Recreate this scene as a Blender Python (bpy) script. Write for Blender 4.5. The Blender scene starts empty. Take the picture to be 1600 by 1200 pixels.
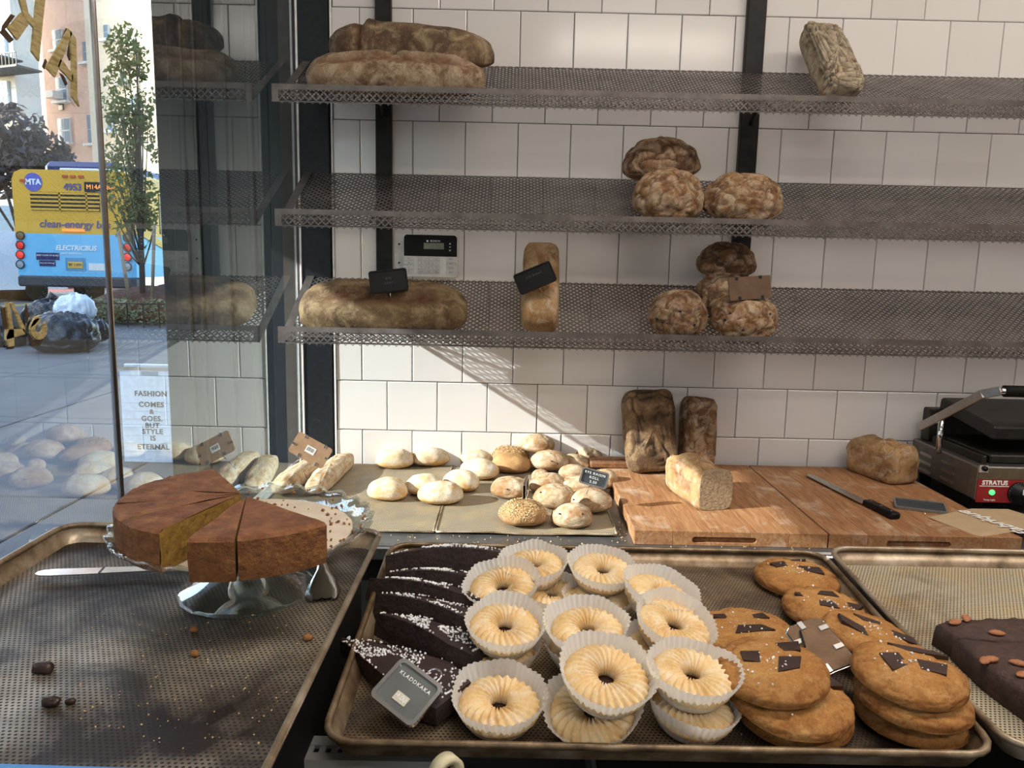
import bpy, bmesh, math, random
import numpy as np
from mathutils import Vector, Matrix, Euler, noise

random.seed(7)
R_ = math.radians
SC = bpy.context.scene
COL = SC.collection
CZ = 1.5                      # camera height above the shop floor
FOC = 1200.0                  # focal length in pixels of the 1600 px frame
WY = 2.3386                   # tiled wall
GX = -0.641                   # window glass plane
GR = 0.25                     # pavement level outside

# ------------------------------------------------------------------ camera
PIT, ROL, YAW = 0.154405, 0.0217605, -0.0035385
_f = Vector((-math.sin(YAW)*math.cos(PIT), math.cos(YAW)*math.cos(PIT), -math.sin(PIT)))
_r = Vector((math.cos(YAW), math.sin(YAW), 0)); _u = _r.cross(_f)
CR = math.cos(ROL)*_r + math.sin(ROL)*_u
CU = -math.sin(ROL)*_r + math.cos(ROL)*_u
CF = _f
cam = bpy.data.objects.new('camera', bpy.data.cameras.new('camera'))
COL.objects.link(cam)
mx = Matrix.Identity(4)
for i in range(3):
    mx[i][0], mx[i][1], mx[i][2] = CR[i], CU[i], -CF[i]
mx[2][3] = CZ
cam.matrix_world = mx
cam.data.sensor_width = 36
cam.data.lens = 36*FOC/1600
cam.data.clip_start = 0.02
cam.data.clip_end = 400
SC.camera = cam

# ------------------------------------------------------------------ sky, sun, exposure
W = bpy.data.worlds.new('world'); SC.world = W; W.use_nodes = True
wn = W.node_tree.nodes; wn.clear()
wo = wn.new('ShaderNodeOutputWorld'); wb = wn.new('ShaderNodeBackground'); ws = wn.new('ShaderNodeTexSky')
ws.sky_type = 'NISHITA'; ws.sun_disc = False; ws.sun_elevation = R_(23); ws.sun_rotation = R_(254)
ws.air_density = 1.0; ws.dust_density = 1.5; ws.ozone_density = 1.0
wb.inputs['Strength'].default_value = 1.0
W.node_tree.links.new(ws.outputs[0], wb.inputs[0]); W.node_tree.links.new(wb.outputs[0], wo.inputs[0])
SUN = Vector((1.1, 0.314, -0.487)).normalized()
sl = bpy.data.lights.new('sun', 'SUN'); sl.energy = 11.0; sl.angle = R_(0.5); sl.color = (1.0, 0.97, 0.93)
so = bpy.data.objects.new('sun', sl); COL.objects.link(so)
so.rotation_euler = SUN.to_track_quat('-Z', 'Y').to_euler()
SC.view_settings.view_transform = 'Standard'
SC.view_settings.look = 'None'
SC.view_settings.gamma = 1.0
SC.view_settings.exposure = 0.22
SC.view_settings.use_curve_mapping = False

LAMPS = [((0.55, 0.75, 3.12), (1.3, 0.35), 20), ((2.1, 0.9, 3.12), (1.3, 0.35), 22), ((0.9, -1.2, 3.12), (1.3, 0.35), 22)]
LAMPCOL = (1.0, 0.90, 0.80)

# ------------------------------------------------------------------ helpers: points
def ray(x, y): return CF + CR*((x-800)/FOC) - CU*((y-600)/FOC)
def onY(x, y, Y):
    d = ray(x, y); d = d*(Y/d.y); d.z += CZ; return d
def onX(x, y, X):
    d = ray(x, y); d = d*(X/d.x); d.z += CZ; return d
def onZ(x, y, z):             # z relative to the camera height
    d = ray(x, y); d = d*(z/d.z); d.z += CZ; return d
KT = 0.072
def TR(x, y, h=0.0):          # point h above the floor of the sloping middle trays
    d = ray(x, y); z0 = -0.473 + h - KT*0.66
    d = d*(z0/(d.z - KT*d.y)); d.z += CZ; return d
def onP(x, y, P0, n):
    d = ray(x, y); o = Vector((0, 0, CZ)); return o + d*((P0-o).dot(n)/d.dot(n))

# ------------------------------------------------------------------ helpers: materials
MATS = {}
def nt(name):
    m = bpy.data.materials.new(name); m.use_nodes = True
    t = m.node_tree; b = t.nodes['Principled BSDF']
    return m, t, b
def lk(t, a, b): t.links.new(a, b)
def setc(s, c): s.default_value = (c[0], c[1], c[2], 1)
def coords(t, rnd=True, scale=(1, 1, 1)):
    tc = t.nodes.new('ShaderNodeTexCoord'); mp = t.nodes.new('ShaderNodeMapping')
    mp.inputs['Scale'].default_value = scale
    lk(t, tc.outputs['Object'], mp.inputs['Vector'])
    if rnd:
        oi = t.nodes.new('ShaderNodeObjectInfo'); mu = t.nodes.new('ShaderNodeVectorMath'); mu.operation = 'SCALE'
        mu.inputs[0].default_value = (17.0, 9.0, 23.0); lk(t, oi.outputs['Random'], mu.inputs['Scale'])
        lk(t, mu.outputs[0], mp.inputs['Location'])
    return mp.outputs[0]
def nz(t, co, scale, detail=5, rough=0.6, dist=0.0):
    n = t.nodes.new('ShaderNodeTexNoise'); n.inputs['Scale'].default_value = scale
    n.inputs['Detail'].default_value = detail; n.inputs['Roughness'].default_value = rough
    n.inputs['Distortion'].default_value = dist
    lk(t, co, n.inputs['Vector']); return n.outputs['Fac']
def ramp(t, fac, stops):
    r = t.nodes.new('ShaderNodeValToRGB'); e = r.color_ramp.elements
    while len(e) < len(stops): e.new(0.5)
    for k, (p, c) in enumerate(stops):
        e[k].position = p; e[k].color = (c[0], c[1], c[2], 1) if len(c) == 3 else c
    lk(t, fac, r.inputs[0]); return r.outputs[0]
def mix(t, fac, a, b, mode='MIX'):
    m = t.nodes.new('ShaderNodeMix'); m.data_type = 'RGBA'; m.blend_type = mode
    if isinstance(fac, (int, float)): m.inputs[0].default_value = fac
    else: lk(t, fac, m.inputs[0])
    for s, v in ((m.inputs[6], a), (m.inputs[7], b)):
        if isinstance(v, tuple): s.default_value = (v[0], v[1], v[2], 1)
        else: lk(t, v, s)
    return m.outputs[2]
def math_(t, op, a, b=None, clamp=False):
    m = t.nodes.new('ShaderNodeMath'); m.operation = op; m.use_clamp = clamp
    for k, v in enumerate((a, b)):
        if v is None: continue
        if isinstance(v, (int, float)): m.inputs[k].default_value = v
        else: lk(t, v, m.inputs[k])
    return m.outputs[0]
def bump(t, b, h, strength=0.3, dist=0.002):
    n = t.nodes.new('ShaderNodeBump'); n.inputs['Strength'].default_value = strength
    n.inputs['Distance'].default_value = dist; lk(t, h, n.inputs['Height']); lk(t, n.outputs[0], b.inputs['Normal'])

def plain(name, c, rough=0.5, metal=0.0, var=0.12, scale=30, bmp=0.0, coat=0.0, emit=None, spec=None):
    if name in MATS: return MATS[name]
    m, t, b = nt(name); co = coords(t)
    n = nz(t, co, scale, 4)
    lo = tuple(max(0, v*(1-var)) for v in c); hi = tuple(min(1, v*(1+var)) for v in c)
    lk(t, ramp(t, n, [(0.3, lo), (0.7, hi)]), b.inputs['Base Color'])
    b.inputs['Roughness'].default_value = rough; b.inputs['Metallic'].default_value = metal
    b.inputs['Coat Weight'].default_value = coat
    if spec is not None: b.inputs['Specular IOR Level'].default_value = spec
    if bmp: bump(t, b, n, bmp, 0.002)
    if emit:
        setc(b.inputs['Emission Color'], emit[0]); b.inputs['Emission Strength'].default_value = emit[1]
    MATS[name] = m; return m
def noisy(name, stops, scale, detail=6, rough=0.6, metal=0.0, bmp=0.3, bscale=None, bdist=0.002, st=(1, 1, 1), dist=0.0, spec=None):
    if name in MATS: return MATS[name]
    m, t, b = nt(name); co = coords(t, True, st)
    n = nz(t, co, scale, detail, 0.65, dist)
    lk(t, ramp(t, n, stops), b.inputs['Base Color'])
    b.inputs['Roughness'].default_value = rough; b.inputs['Metallic'].default_value = metal
    if spec is not None: b.inputs['Specular IOR Level'].default_value = spec
    if bmp: bump(t, b, nz(t, co, bscale or scale*3, 5), bmp, bdist)
    MATS[name] = m; return m
def crust(name, dark, mid, light, flour, ear=(0.10, 0.035, 0.012), amt=0.5, scale=14, bmp=0.5, rough=0.75, fsc=None):
    """bread crust: baked patches, flour dusting, torn score from the mesh attribute 'ear'"""
    m, t, b = nt(name); co = coords(t)
    c1 = ramp(t, nz(t, co, scale, 7, 0.65, 0.3), [(0.30, dark), (0.5, mid), (0.72, light)])
    fm = ramp(t, nz(t, co, fsc or scale*1.9, 9, 0.72, 0.6), [(0.62-amt*0.35, (0, 0, 0)), (0.78-amt*0.3, (1, 1, 1))])
    c2 = mix(t, fm, c1, flour)
    at = t.nodes.new('ShaderNodeAttribute'); at.attribute_name = 'ear'
    c3 = mix(t, at.outputs['Fac'], c2, ear)
    fine = nz(t, co, scale*18, 5, 0.7)
    c4 = mix(t, 0.5, c3, ramp(t, fine, [(0.3, (0.22, 0.19, 0.17)), (0.68, (1, 1, 1))]), 'MULTIPLY')
    lk(t, c4, b.inputs['Base Color'])
    b.inputs['Roughness'].default_value = rough; b.inputs['Specular IOR Level'].default_value = 0.25
    hh = math_(t, 'ADD', nz(t, co, scale*6, 8, 0.7, 0.8), math_(t, 'MULTIPLY', fine, 0.6))
    bump(t, b, hh, bmp, 0.003)
    MATS[name] = m; return m

# ------------------------------------------------------------------ helpers: meshes
def put(o, parent=None, loc=None, rot=None, M=None):
    COL.objects.link(o)
    if parent is not None: o.parent = parent
    if M is not None: o.matrix_local = M
    if loc is not None: o.location = loc
    if rot is not None: o.rotation_euler = rot
    return o
def mk(name, V, F, mat, parent=None, smooth=False, loc=None, rot=None, M=None, attr=None):
    me = bpy.data.meshes.new(name); me.from_pydata([tuple(v) for v in V], [], F); me.update()
    if smooth: me.polygons.foreach_set('use_smooth', [True]*len(me.polygons))
    if mat is not None: me.materials.append(mat)
    if attr is not None:
        a = me.attributes.new('ear', 'FLOAT', 'POINT'); a.data.foreach_set('value', attr)
    return put(bpy.data.objects.new(name, me), parent, loc, rot, M)
def tag(o, label, cat, group=None):
    o['label'] = label; o['category'] = cat
    if group: o['group'] = group
    return o
def struct(o, label=None, cat=None):
    o['kind'] = 'structure'
    if label: o['label'] = label
    if cat: o['category'] = cat
    return o
def thing(name, label, cat, loc=(0, 0, 0), rot=(0, 0, 0), group=None, M=None):
    o = bpy.data.objects.new(name, None); o.empty_display_size = 0.02
    put(o, None, loc if M is None else None, rot if M is None else None, M)
    return tag(o, label, cat, group)
def copy_tree(o, parent=None):
    c = o.copy(); COL.objects.link(c)
    if parent is not None: c.parent = parent
    for ch in list(o.children): copy_tree(ch, c)
    return c
def frame_M(o, x, z):
    """matrix with local x along x, local z near z, origin o"""
    x = Vector(x).normalized(); y = Vector(z).cross(x).normalized(); z = x.cross(y)
    m = Matrix.Identity(4)
    for i in range(3): m[i][0], m[i][1], m[i][2], m[i][3] = x[i], y[i], z[i], o[i]
    return m
def T(x, y, z): return Matrix.Translation((x, y, z))
def RX(a): return Matrix.Rotation(R_(a), 4, 'X')
def RY(a): return Matrix.Rotation(R_(a), 4, 'Y')
def RZ(a): return Matrix.Rotation(R_(a), 4, 'Z')

class MB:
    def __init__(s): s.v = []; s.f = []
    def add(s, V, F, M=None):
        n = len(s.v)
        s.v += [tuple(M @ Vector(v)) for v in V] if M is not None else [tuple(v) for v in V]
        s.f += [tuple(i+n for i in f) for f in F]; return s
    def box(s, c, d, b=0.0, M=None, seg=1):
        bm = bmesh.new(); bmesh.ops.create_cube(bm, size=1.0)
        bmesh.ops.scale(bm, vec=d, verts=bm.verts)
        if b: bmesh.ops.bevel(bm, geom=list(bm.edges), offset=b, segments=seg, profile=0.5, affect='EDGES')
        bm.verts.index_update()
        V = [(v.co.x+c[0], v.co.y+c[1], v.co.z+c[2]) for v in bm.verts]
        F = [[v.index for v in f.verts] for f in bm.faces]; bm.free()
        return s.add(V, F, M)
    def tube(s, pts, r, n=8, M=None):
        P = [Vector(p) for p in pts]; V = []; F = []
        rs = r if isinstance(r, (list, tuple)) else [r]*len(P)
        up = None
        for i, p in enumerate(P):
            d = (P[min(i+1, len(P)-1)] - P[max(i-1, 0)]).normalized()
            if up is None: up = d.orthogonal().normalized()
            a = (up - d*up.dot(d)).normalized(); up = a; b = d.cross(a)
            for k in range(n):
                t = 2*math.pi*k/n; V.append(p + (a*math.cos(t) + b*math.sin(t))*rs[i])
        for i in range(len(P)-1):
            for k in range(n):
                F.append((i*n+k, i*n+(k+1) % n, (i+1)*n+(k+1) % n, (i+1)*n+k))
        F.append(tuple(range(n-1, -1, -1))); F.append(tuple(range((len(P)-1)*n, len(P)*n)))
        return s.add(V, F, M)
    def prism(s, poly, z0, z1, M=None):
        n = len(poly); V = [(x, y, z0) for x, y in poly] + [(x, y, z1) for x, y in poly]
        F = [tuple(range(n-1, -1, -1)), tuple(range(n, 2*n))]
        F += [(k, (k+1) % n, n+(k+1) % n, n+k) for k in range(n)]
        return s.add(V, F, M)
    def lathe(s, prof, n=32, M=None, fn=None, close=False):
        V = []; F = []
        for i, (r, z) in enumerate(prof):
            for k in range(n):
                t = 2*math.pi*k/n; rr, zz = (r, z) if fn is None else fn(r, z, t, i)
                V.append((rr*math.cos(t), rr*math.sin(t), zz))
        m = len(prof)
        for i in range(m if close else m-1):
            j = (i+1) % m
            for k in range(n): F.append((i*n+k, i*n+(k+1) % n, j*n+(k+1) % n, j*n+k))
        if not close:
            if prof[0][0] > 1e-6: F.append(tuple(range(n-1, -1, -1)))
            if prof[-1][0] > 1e-6: F.append(tuple(range((m-1)*n, m*n)))
        return s.add(V, F, M)
    def build(s, name, mat, parent=None, smooth=False, **kw): return mk(name, s.v, s.f, mat, parent, smooth, **kw)
def part(name, mat, parent, c, d, b=0.0, **kw): return MB().box(c, d, b).build(name, mat, parent, **kw)
def rrect(w, h, r, n=5):
    P = []
    for cx, cy, a0 in ((w/2-r, h/2-r, 0), (-w/2+r, h/2-r, 90), (-w/2+r, -h/2+r, 180), (w/2-r, -h/2+r, 270)):
        for k in range(n+1):
            a = R_(a0 + 90*k/n); P.append((cx + r*math.cos(a), cy + r*math.sin(a)))
    return P
def text(name, s, size, mat, parent=None, M=None, ext=0.0003, align='CENTER', shear=0.0, space=1.0, bold=0.0):
    c = bpy.data.curves.new('tmp', 'FONT'); c.body = s; c.size = size; c.align_x = align; c.align_y = 'CENTER'
    c.extrude = ext; c.shear = shear; c.space_character = space; c.offset = bold; c.resolution_u = 3
    o = bpy.data.objects.new('tmp', c); COL.objects.link(o)
    dg = bpy.context.evaluated_depsgraph_get(); dg.update()
    me = bpy.data.meshes.new_from_object(o.evaluated_get(dg))
    bpy.data.objects.remove(o); bpy.data.curves.remove(c)
    me.name = name; me.materials.clear(); me.materials.append(mat)
    return put(bpy.data.objects.new(name, me), parent, M=M)
def sp(v, e): return math.copysign(abs(v)**e, v)
def fb(p, sc, seed, oc=4):
    v = 0.0; a = 1.0; q = Vector(p)*sc + Vector((seed*3.7, seed*1.9, seed*5.3))
    for _ in range(oc): v += a*noise.noise(q); a *= 0.5; q = q*2.03
    return v
def loaf(name, L, Wd, H, mat, parent=None, M=None, e1=1.0, e2=0.8, amp=0.05, sc=14, seed=1, nu=56, nv=30, low=0.45, fn=None, cut=None, **kw):
    """rounded loaf lying on z=0, long axis x; fn(x,y,z,n) may add height and a torn-score tint"""
    V = []; A = []
    zt = H/(1+low); zb = zt*low
    for j in range(nv+1):
        ph = -math.pi/2 + math.pi*j/nv
        for i in range(nu):
            th = 2*math.pi*i/nu
            cx = sp(math.cos(ph), e1)
            n = Vector((cx*sp(math.cos(th), e2), cx*sp(math.sin(th), e2), sp(math.sin(ph), e1)))
            p = Vector((n.x*L/2, n.y*Wd/2, n.z*(zt if n.z > 0 else zb)))
            k = fb(p, sc, seed)
            p = p*(1+amp*k)
            a = 0.0
            if fn:
                dz, a = fn(p.x/(L/2), p.y/(Wd/2), n.z, p)
                p = p + Vector((n.x*0.3, n.y*0.5, max(n.z, 0.2))).normalized()*dz
            if cut is not None and p.x > cut: p.x = cut
            p.z = max(p.z, -zb*0.93) + zb*0.93
            V.append(p); A.append(min(1, max(0, a)))
    F = []
    for j in range(nv):
        for i in range(nu): F.append((j*nu+i, j*nu+(i+1) % nu, (j+1)*nu+(i+1) % nu, (j+1)*nu+i))
    return mk(name, V, F, mat, parent, True, M=M, attr=A, **kw)
def pebbles(name, pts, r, mat, parent, seed=1, flat=0.7):
    """many tiny grains as one mesh (too small and too many to pick apart)"""
    rg = random.Random(seed); mb = MB()
    for p in pts:
        s = r*rg.uniform(0.6, 1.3)
        V = [(s, 0, 0), (-s, 0, 0), (0, s, 0), (0, -s, 0), (0, 0, s*flat), (0, 0, -s*flat)]
        F = [(0, 2, 4), (2, 1, 4), (1, 3, 4), (3, 0, 4), (2, 0, 5), (1, 2, 5), (3, 1, 5), (0, 3, 5)]
        M = Matrix.Translation(p) @ Euler((rg.random()*3, rg.random()*3, rg.random()*3)).to_matrix().to_4x4()
        mb.add(V, F, M)
    o = mb.build(name, mat, parent); o['kind'] = 'stuff'; return o

# ------------------------------------------------------------------ materials
def tile_mat():
    m, t, b = nt('glazed_tile'); co = coords(t)
    n = nz(t, co, 6, 3)
    oi = t.nodes.new('ShaderNodeObjectInfo')
    c = mix(t, oi.outputs['Random'], (0.72, 0.68, 0.66), (0.78, 0.75, 0.73))
    lk(t, mix(t, math_(t, 'MULTIPLY', ramp(t, nz(t, co, 40, 8), [(0.70, (0, 0, 0)), (0.8, (1, 1, 1))]), 0.12), c, (0.3, 0.26, 0.22)), b.inputs['Base Color'])
    b.inputs['Roughness'].default_value = 0.14; b.inputs['Specular IOR Level'].default_value = 0.5
    bump(t, b, n, 0.12, 0.004); return m
M_tile = tile_mat()
M_grout = plain('grout', (0.10, 0.085, 0.075), 0.9)
M_wall = plain('painted_wall', (0.72, 0.69, 0.65), 0.8)
M_ceil = plain('ceiling_paint', (0.8, 0.78, 0.75), 0.9)
M_floor = noisy('floor_concrete', [(0.3, (0.22, 0.20, 0.18)), (0.7, (0.32, 0.29, 0.26))], 3, rough=0.5)
M_trim = noisy('black_paint', [(0.3, (0.006, 0.008, 0.012)), (0.62, (0.012, 0.015, 0.02)), (0.78, (0.05, 0.055, 0.06))], 60, rough=0.42, bmp=0.15, spec=0.3)
M_caulk = plain('white_caulk', (0.8, 0.8, 0.78), 0.5)
M_post = noisy('black_steel', [(0.3, (0.006, 0.006, 0.006)), (0.75, (0.022, 0.02, 0.02))], 30, rough=0.5, bmp=0.1, spec=0.25)
M_shelf = noisy('shelf_steel', [(0.3, (0.095, 0.082, 0.075)), (0.6, (0.185, 0.163, 0.15)), (0.8, (0.27, 0.245, 0.228))], 16, rough=0.42, metal=0.55, bmp=0.1)
M_steel = plain('brushed_steel', (0.50, 0.49, 0.47), 0.28, 1.0, 0.1, 60)
M_chrome = plain('polished_steel', (0.75, 0.75, 0.76), 0.12, 1.0, 0.05)
M_counter = noisy('counter_steel', [(0.3, (0.10, 0.10, 0.10)), (0.7, (0.2, 0.2, 0.2))], 20, rough=0.4, metal=0.7, bmp=0.1)
M_black = plain('matt_black', (0.005, 0.005, 0.005), 0.6, spec=0.2)
M_blackgloss = plain('black_plastic', (0.004, 0.004, 0.005), 0.4, spec=0.2)
M_white = plain('white_plastic', (0.72, 0.72, 0.70), 0.4)
M_ink = plain('dark_ink', (0.02, 0.02, 0.025), 0.7)
M_letter = plain('white_letter', (0.85, 0.85, 0.83), 0.5)
M_dimletter = plain('grey_letter', (0.06, 0.06, 0.06), 0.6)
M_card = noisy('fibreboard', [(0.3, (0.26, 0.155, 0.085)), (0.7, (0.36, 0.225, 0.13))], 40, rough=0.85, bmp=0.2)
M_slate = noisy('chalk_slate', [(0.3, (0.02, 0.024, 0.03)), (0.7, (0.05, 0.058, 0.068))], 50, rough=0.5, bmp=0.05)

def glass_mat(name, ior, tint):
    """thin window glass: mirror reflection by Fresnel on the faces that look at the viewer, clear otherwise"""
    m = bpy.data.materials.new(name); m.use_nodes = True; t = m.node_tree; t.nodes.clear()
    o = t.nodes.new('ShaderNodeOutputMaterial'); tr = t.nodes.new('ShaderNodeBsdfTransparent'); gl = t.nodes.new('ShaderNodeBsdfGlossy')
    setc(tr.inputs[0], tint); gl.inputs['Roughness'].default_value = 0.0; setc(gl.inputs[0], (0.88, 0.95, 0.95))
    fr = t.nodes.new('ShaderNodeFresnel'); fr.inputs['IOR'].default_value = ior
    ge = t.nodes.new('ShaderNodeNewGeometry')
    r4 = math_(t, 'DIVIDE', math_(t, 'MULTIPLY', fr.outputs[0], 2.6), math_(t, 'ADD', 1.0, math_(t, 'MULTIPLY', fr.outputs[0], 1.6)))   # several reflecting surfaces in the pane
    f = math_(t, 'MULTIPLY', r4, math_(t, 'SUBTRACT', 1.0, ge.outputs['Backfacing']))
    mi = t.nodes.new('ShaderNodeMixShader'); lk(t, f, mi.inputs[0]); lk(t, tr.outputs[0], mi.inputs[1]); lk(t, gl.outputs[0], mi.inputs[2])
    lk(t, mi.outputs[0], o.inputs[0]); return m
M_pane = glass_mat('window_glass', 1.52, (0.93, 0.97, 0.97))
def clear_glass(name, col, rough=0.0):
    m, t, b = nt(name); setc(b.inputs['Base Color'], col); b.inputs['Transmission Weight'].default_value = 1.0
    b.inputs['Roughness'].default_value = rough; b.inputs['IOR'].default_value = 1.46; return m
M_glass = clear_glass('pressed_glass', (0.93, 0.98, 0.96))
def thin_mix(m, f):
    t = m.node_tree; b = t.nodes['Principled BSDF']; o = t.nodes['Material Output']
    tr = t.nodes.new('ShaderNodeBsdfTransparent'); setc(tr.inputs[0], (0.95, 0.985, 0.975)); mi = t.nodes.new('ShaderNodeMixShader'); mi.inputs[0].default_value = f
    lk(t, b.outputs[0], mi.inputs[1]); lk(t, tr.outputs[0], mi.inputs[2]); lk(t, mi.outputs[0], o.inputs[0])
thin_mix(M_glass, 0.62)

# ------------------------------------------------------------------ the shop shell
struct(part('floor', M_floor, None, (1.4, -0.42, -0.05), (4.3, 5.7, 0.1)))
struct(part('ceiling', M_ceil, None, (1.4, -0.42, 3.25), (4.3, 5.7, 0.1)))
struct(part('wall_right', M_wall, None, (3.5, -0.42, 1.6), (0.1, 5.7, 3.2)))
struct(part('wall_front', M_wall, None, (1.4, -3.25, 1.6), (4.3, 0.1, 3.2)))
mb = MB()
mb.box((GX-0.06, -0.43, 0.4), (0.1, 5.6, 0.8)).box((GX-0.06, -0.43, 3.08), (0.1, 5.6, 0.24)).box((GX-0.06, -0.20, 1.88), (0.1, 0.5, 2.16)).box((GX-0.06, -3.0, 1.88), (0.1, 0.4, 2.16))
struct(mb.build('wall_left', M_wall))
wall = struct(part('wall_back', M_grout, None, (1.38, WY+0.06, 1.6), (4.14, 0.1035, 3.2)))
# square glazed tiles, each its own piece, laid in running bond
TL, OX, OZ = 0.1545, -0.45329, CZ+0.71792
TCACHE = {}
def tile_mesh(w, h):
    k = (round(w, 4), round(h, 4))
    if k not in TCACHE:
        a, c, g, d = w/2-0.0011, h/2-0.0011, 0.0022, 0.0075
        V = [(x*a, d, z*c) for x, z in ((-1, -1), (1, -1), (1, 1), (-1, 1))]
        V += [(x*a, 0.0014, z*c) for x, z in ((-1, -1), (1, -1), (1, 1), (-1, 1))]
        V += [(x*(a-g), 0, z*(c-g)) for x, z in ((-1, -1), (1, -1), (1, 1), (-1, 1))]
        F = [(8, 9, 10, 11)]
        for i in range(4):
            j = (i+1) % 4; F += [(i, j, 4+j, 4+i), (4+i, 4+j, 8+j, 8+i)]
        me = bpy.data.meshes.new('tile'); me.from_pydata(V, [], F); me.materials.append(M_tile); TCACHE[k] = me
    return TCACHE[k]
XL, XR = -0.533, 2.62
rg = random.Random(3)
wi = wall.matrix_world.inverted()
for l in range(-5, 9):
    off = 0.0 if l % 2 == 0 else 0.5
    for c in range(-2, 22):
        x0, x1 = max(XL, OX+(c+off)*TL), min(XR, OX+(c+1+off)*TL)
        if x1-x0 < 0.01: continue
        zt, zb = OZ-l*TL, OZ-(l+1)*TL
        o = bpy.data.objects.new('tile', tile_mesh(x1-x0, zt-zb)); COL.objects.link(o); o.parent = wall
        o.location = ((x0+x1)/2, WY+rg.uniform(-0.0003, 0.0003), (zt+zb)/2)
        o.rotation_euler = (rg.gauss(0, 0.0025), 0, rg.gauss(0, 0.0025))
struct(part('trim_1', M_trim, None, (-0.590, WY+0.003, 1.6), (0.094, 0.014, 3.19), 0.002), 'black painted strip between window glass and tiles', 'trim')
struct(part('trim_2', M_caulk, None, (-0.5355, WY+0.002, 1.6), (0.0055, 0.010, 3.19), 0.001), 'white caulk line at the left edge of the tiles', 'trim')
struct(part('trim_3', M_caulk, None, (-0.6335, WY-0.002, 1.75), (0.006, 0.010, 2.3), 0.001), 'pale sealant bead where glass meets black strip', 'trim')

# shop window: two panes, steel glazing bar between them
win = bpy.data.objects.new('window_1', None); put(win); struct(win, 'large shop window on the street side', 'window')
part('glass_pane', M_pane, win, (GX-0.004, (2.335+1.237)/2, 1.885), (0.008, 2.335-1.237, 2.15))
part('glass_pane', M_pane, win, (GX-0.004, (1.227+0.05)/2, 1.885), (0.008, 1.227-0.05, 2.15))
MB().tube([(GX+0.001, 1.232, 0.80), (GX+0.001, 1.232, 2.96)], 0.0046, 10).build('glazing_bar', plain('bar_steel', (0.42, 0.38, 0.36), 0.3, 1.0), win, True)
win2 = bpy.data.objects.new('window_2', None); put(win2); struct(win2, 'shop window behind the viewer', 'window')  # unseen opening added to let sky light fill the room
part('glass_pane', M_pane, win2, (GX-0.004, -1.62, 1.885), (0.008, 2.36, 2.15))

# ceiling lamps
for i, (p, s, e) in enumerate(LAMPS):
    t = thing('ceiling_lamp', ['long ceiling lamp above the pastry trays', 'long ceiling lamp on the right side of the shop', 'long ceiling lamp behind the viewer'][i], 'lamp', p, group='ceiling lamps')
    part('lamp_housing', M_white, t, (0, 0, 0.04), (s[0]+0.04, s[1]+0.04, 0.07), 0.01)
    part('diffuser', plain('lamp_diffuser', (0.9, 0.88, 0.85), 0.6, emit=(LAMPCOL, 2.0)), t, (0, 0, 0.0), (s[0], s[1], 0.012))
    al = bpy.data.lights.new('lamp_light', 'AREA'); al.shape = 'RECTANGLE'; al.size, al.size_y = s; al.energy = e; al.color = LAMPCOL
    ao = bpy.data.objects.new('lamp_light', al); COL.objects.link(ao); ao.parent = t; ao.location = (0, 0, -0.012)

# ------------------------------------------------------------------ bread shelves
PP = 0.0192
def holes_sheet(nx, rows, x0, y0, th, solid):
    """staggered four-lobed holes cut through a sheet; solid = extra plain rectangles (x0,y0,x1,y1)"""
    p = PP; tip, lw, no = 0.345*p, 0.110*p, 0.130*p
    hole = []; outer = []
    for k in range(4):
        c, s = math.cos(k*math.pi/2), math.sin(k*math.pi/2)
        ro = lambda x, y: (x*c-y*s, x*s+y*c)
        hole += [ro(tip, -lw), ro(tip, lw), ro(no, no)]
        d = 0.115*p
        outer += [ro(p/2-d, -d), ro(p/2-d, d), ro(p/4, p/4)]
    corner = [(p/2*math.cos(k*math.pi/2), p/2*math.sin(k*math.pi/2)) for k in range(4)]
    V = []; F = []
    H, O = 12, 12
    cell = hole + outer + corner
    m = len(cell)
    for j in range(rows):
        for i in range(nx):
            cx = x0 + (i + (0.5 if j % 2 else 0.0))*p; cy = y0 + j*p/2
            b = len(V)
            V += [(cx+x, cy+y, 0) for x, y in cell] + [(cx+x, cy+y, -th) for x, y in cell]
            for k in range(12):
                q = (k+1) % 12
                if k % 3 == 0: f = (b+k, b+H+k, b+24+k//3, b+H+q, b+q)
                else: f = (b+k, b+H+k, b+H+q, b+q)
                F.append(f); F.append(tuple(v+m for v in reversed(f)))
                F.append((b+k, b+q, b+m+q, b+m+k))
    mb = MB(); mb.v, mb.f = V, F
    for a, c, d, e in solid: mb.box(((a+d)/2, (c+e)/2, -th/2), (d-a, e-c, th))
    return mb
ALP = math.atan(0.565)
SHX0, SHX1 = -0.617, 1.95
SB = [CZ+0.569, CZ+0.260, CZ-0.045]
SY = 2.034
def SH(i, X, s, h=0.0):
    """point on shelf i: s metres up its slope from the front lip, h metres off its surface"""
    return Vector((X, SY+0.004+s*math.cos(ALP)-h*math.sin(ALP), SB[i]-0.1705+s*math.sin(ALP)+h*math.cos(ALP)))
nx = int((SHX1-SHX0-0.05)/PP)
LSH = 0.345
pan = holes_sheet(nx, 34, 0.034, 0.014, 0.0014, [(0, 0, 0.0232, LSH), (SHX1-SHX0-0.02, 0, SHX1-SHX0, LSH), (0, 0, SHX1-SHX0, 0.0045)])
lip = holes_sheet(nx+1, 3, 0.026, 0.0042, 0.0014, [(0, 0.0290, SHX1-SHX0, 0.043), (0, 0, 0.0168, 0.043), (0, -0.0010, SHX1-SHX0, 0.0004), (SHX1-SHX0-0.016, 0, SHX1-SHX0, 0.043)])
SLAB = ['perforated steel shelf carrying two stacked long loaves, topmost of three', 'perforated steel shelf with three round loaves, middle of three', 'perforated steel shelf with black price signs, lowest of three']
pm = lm = None
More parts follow.
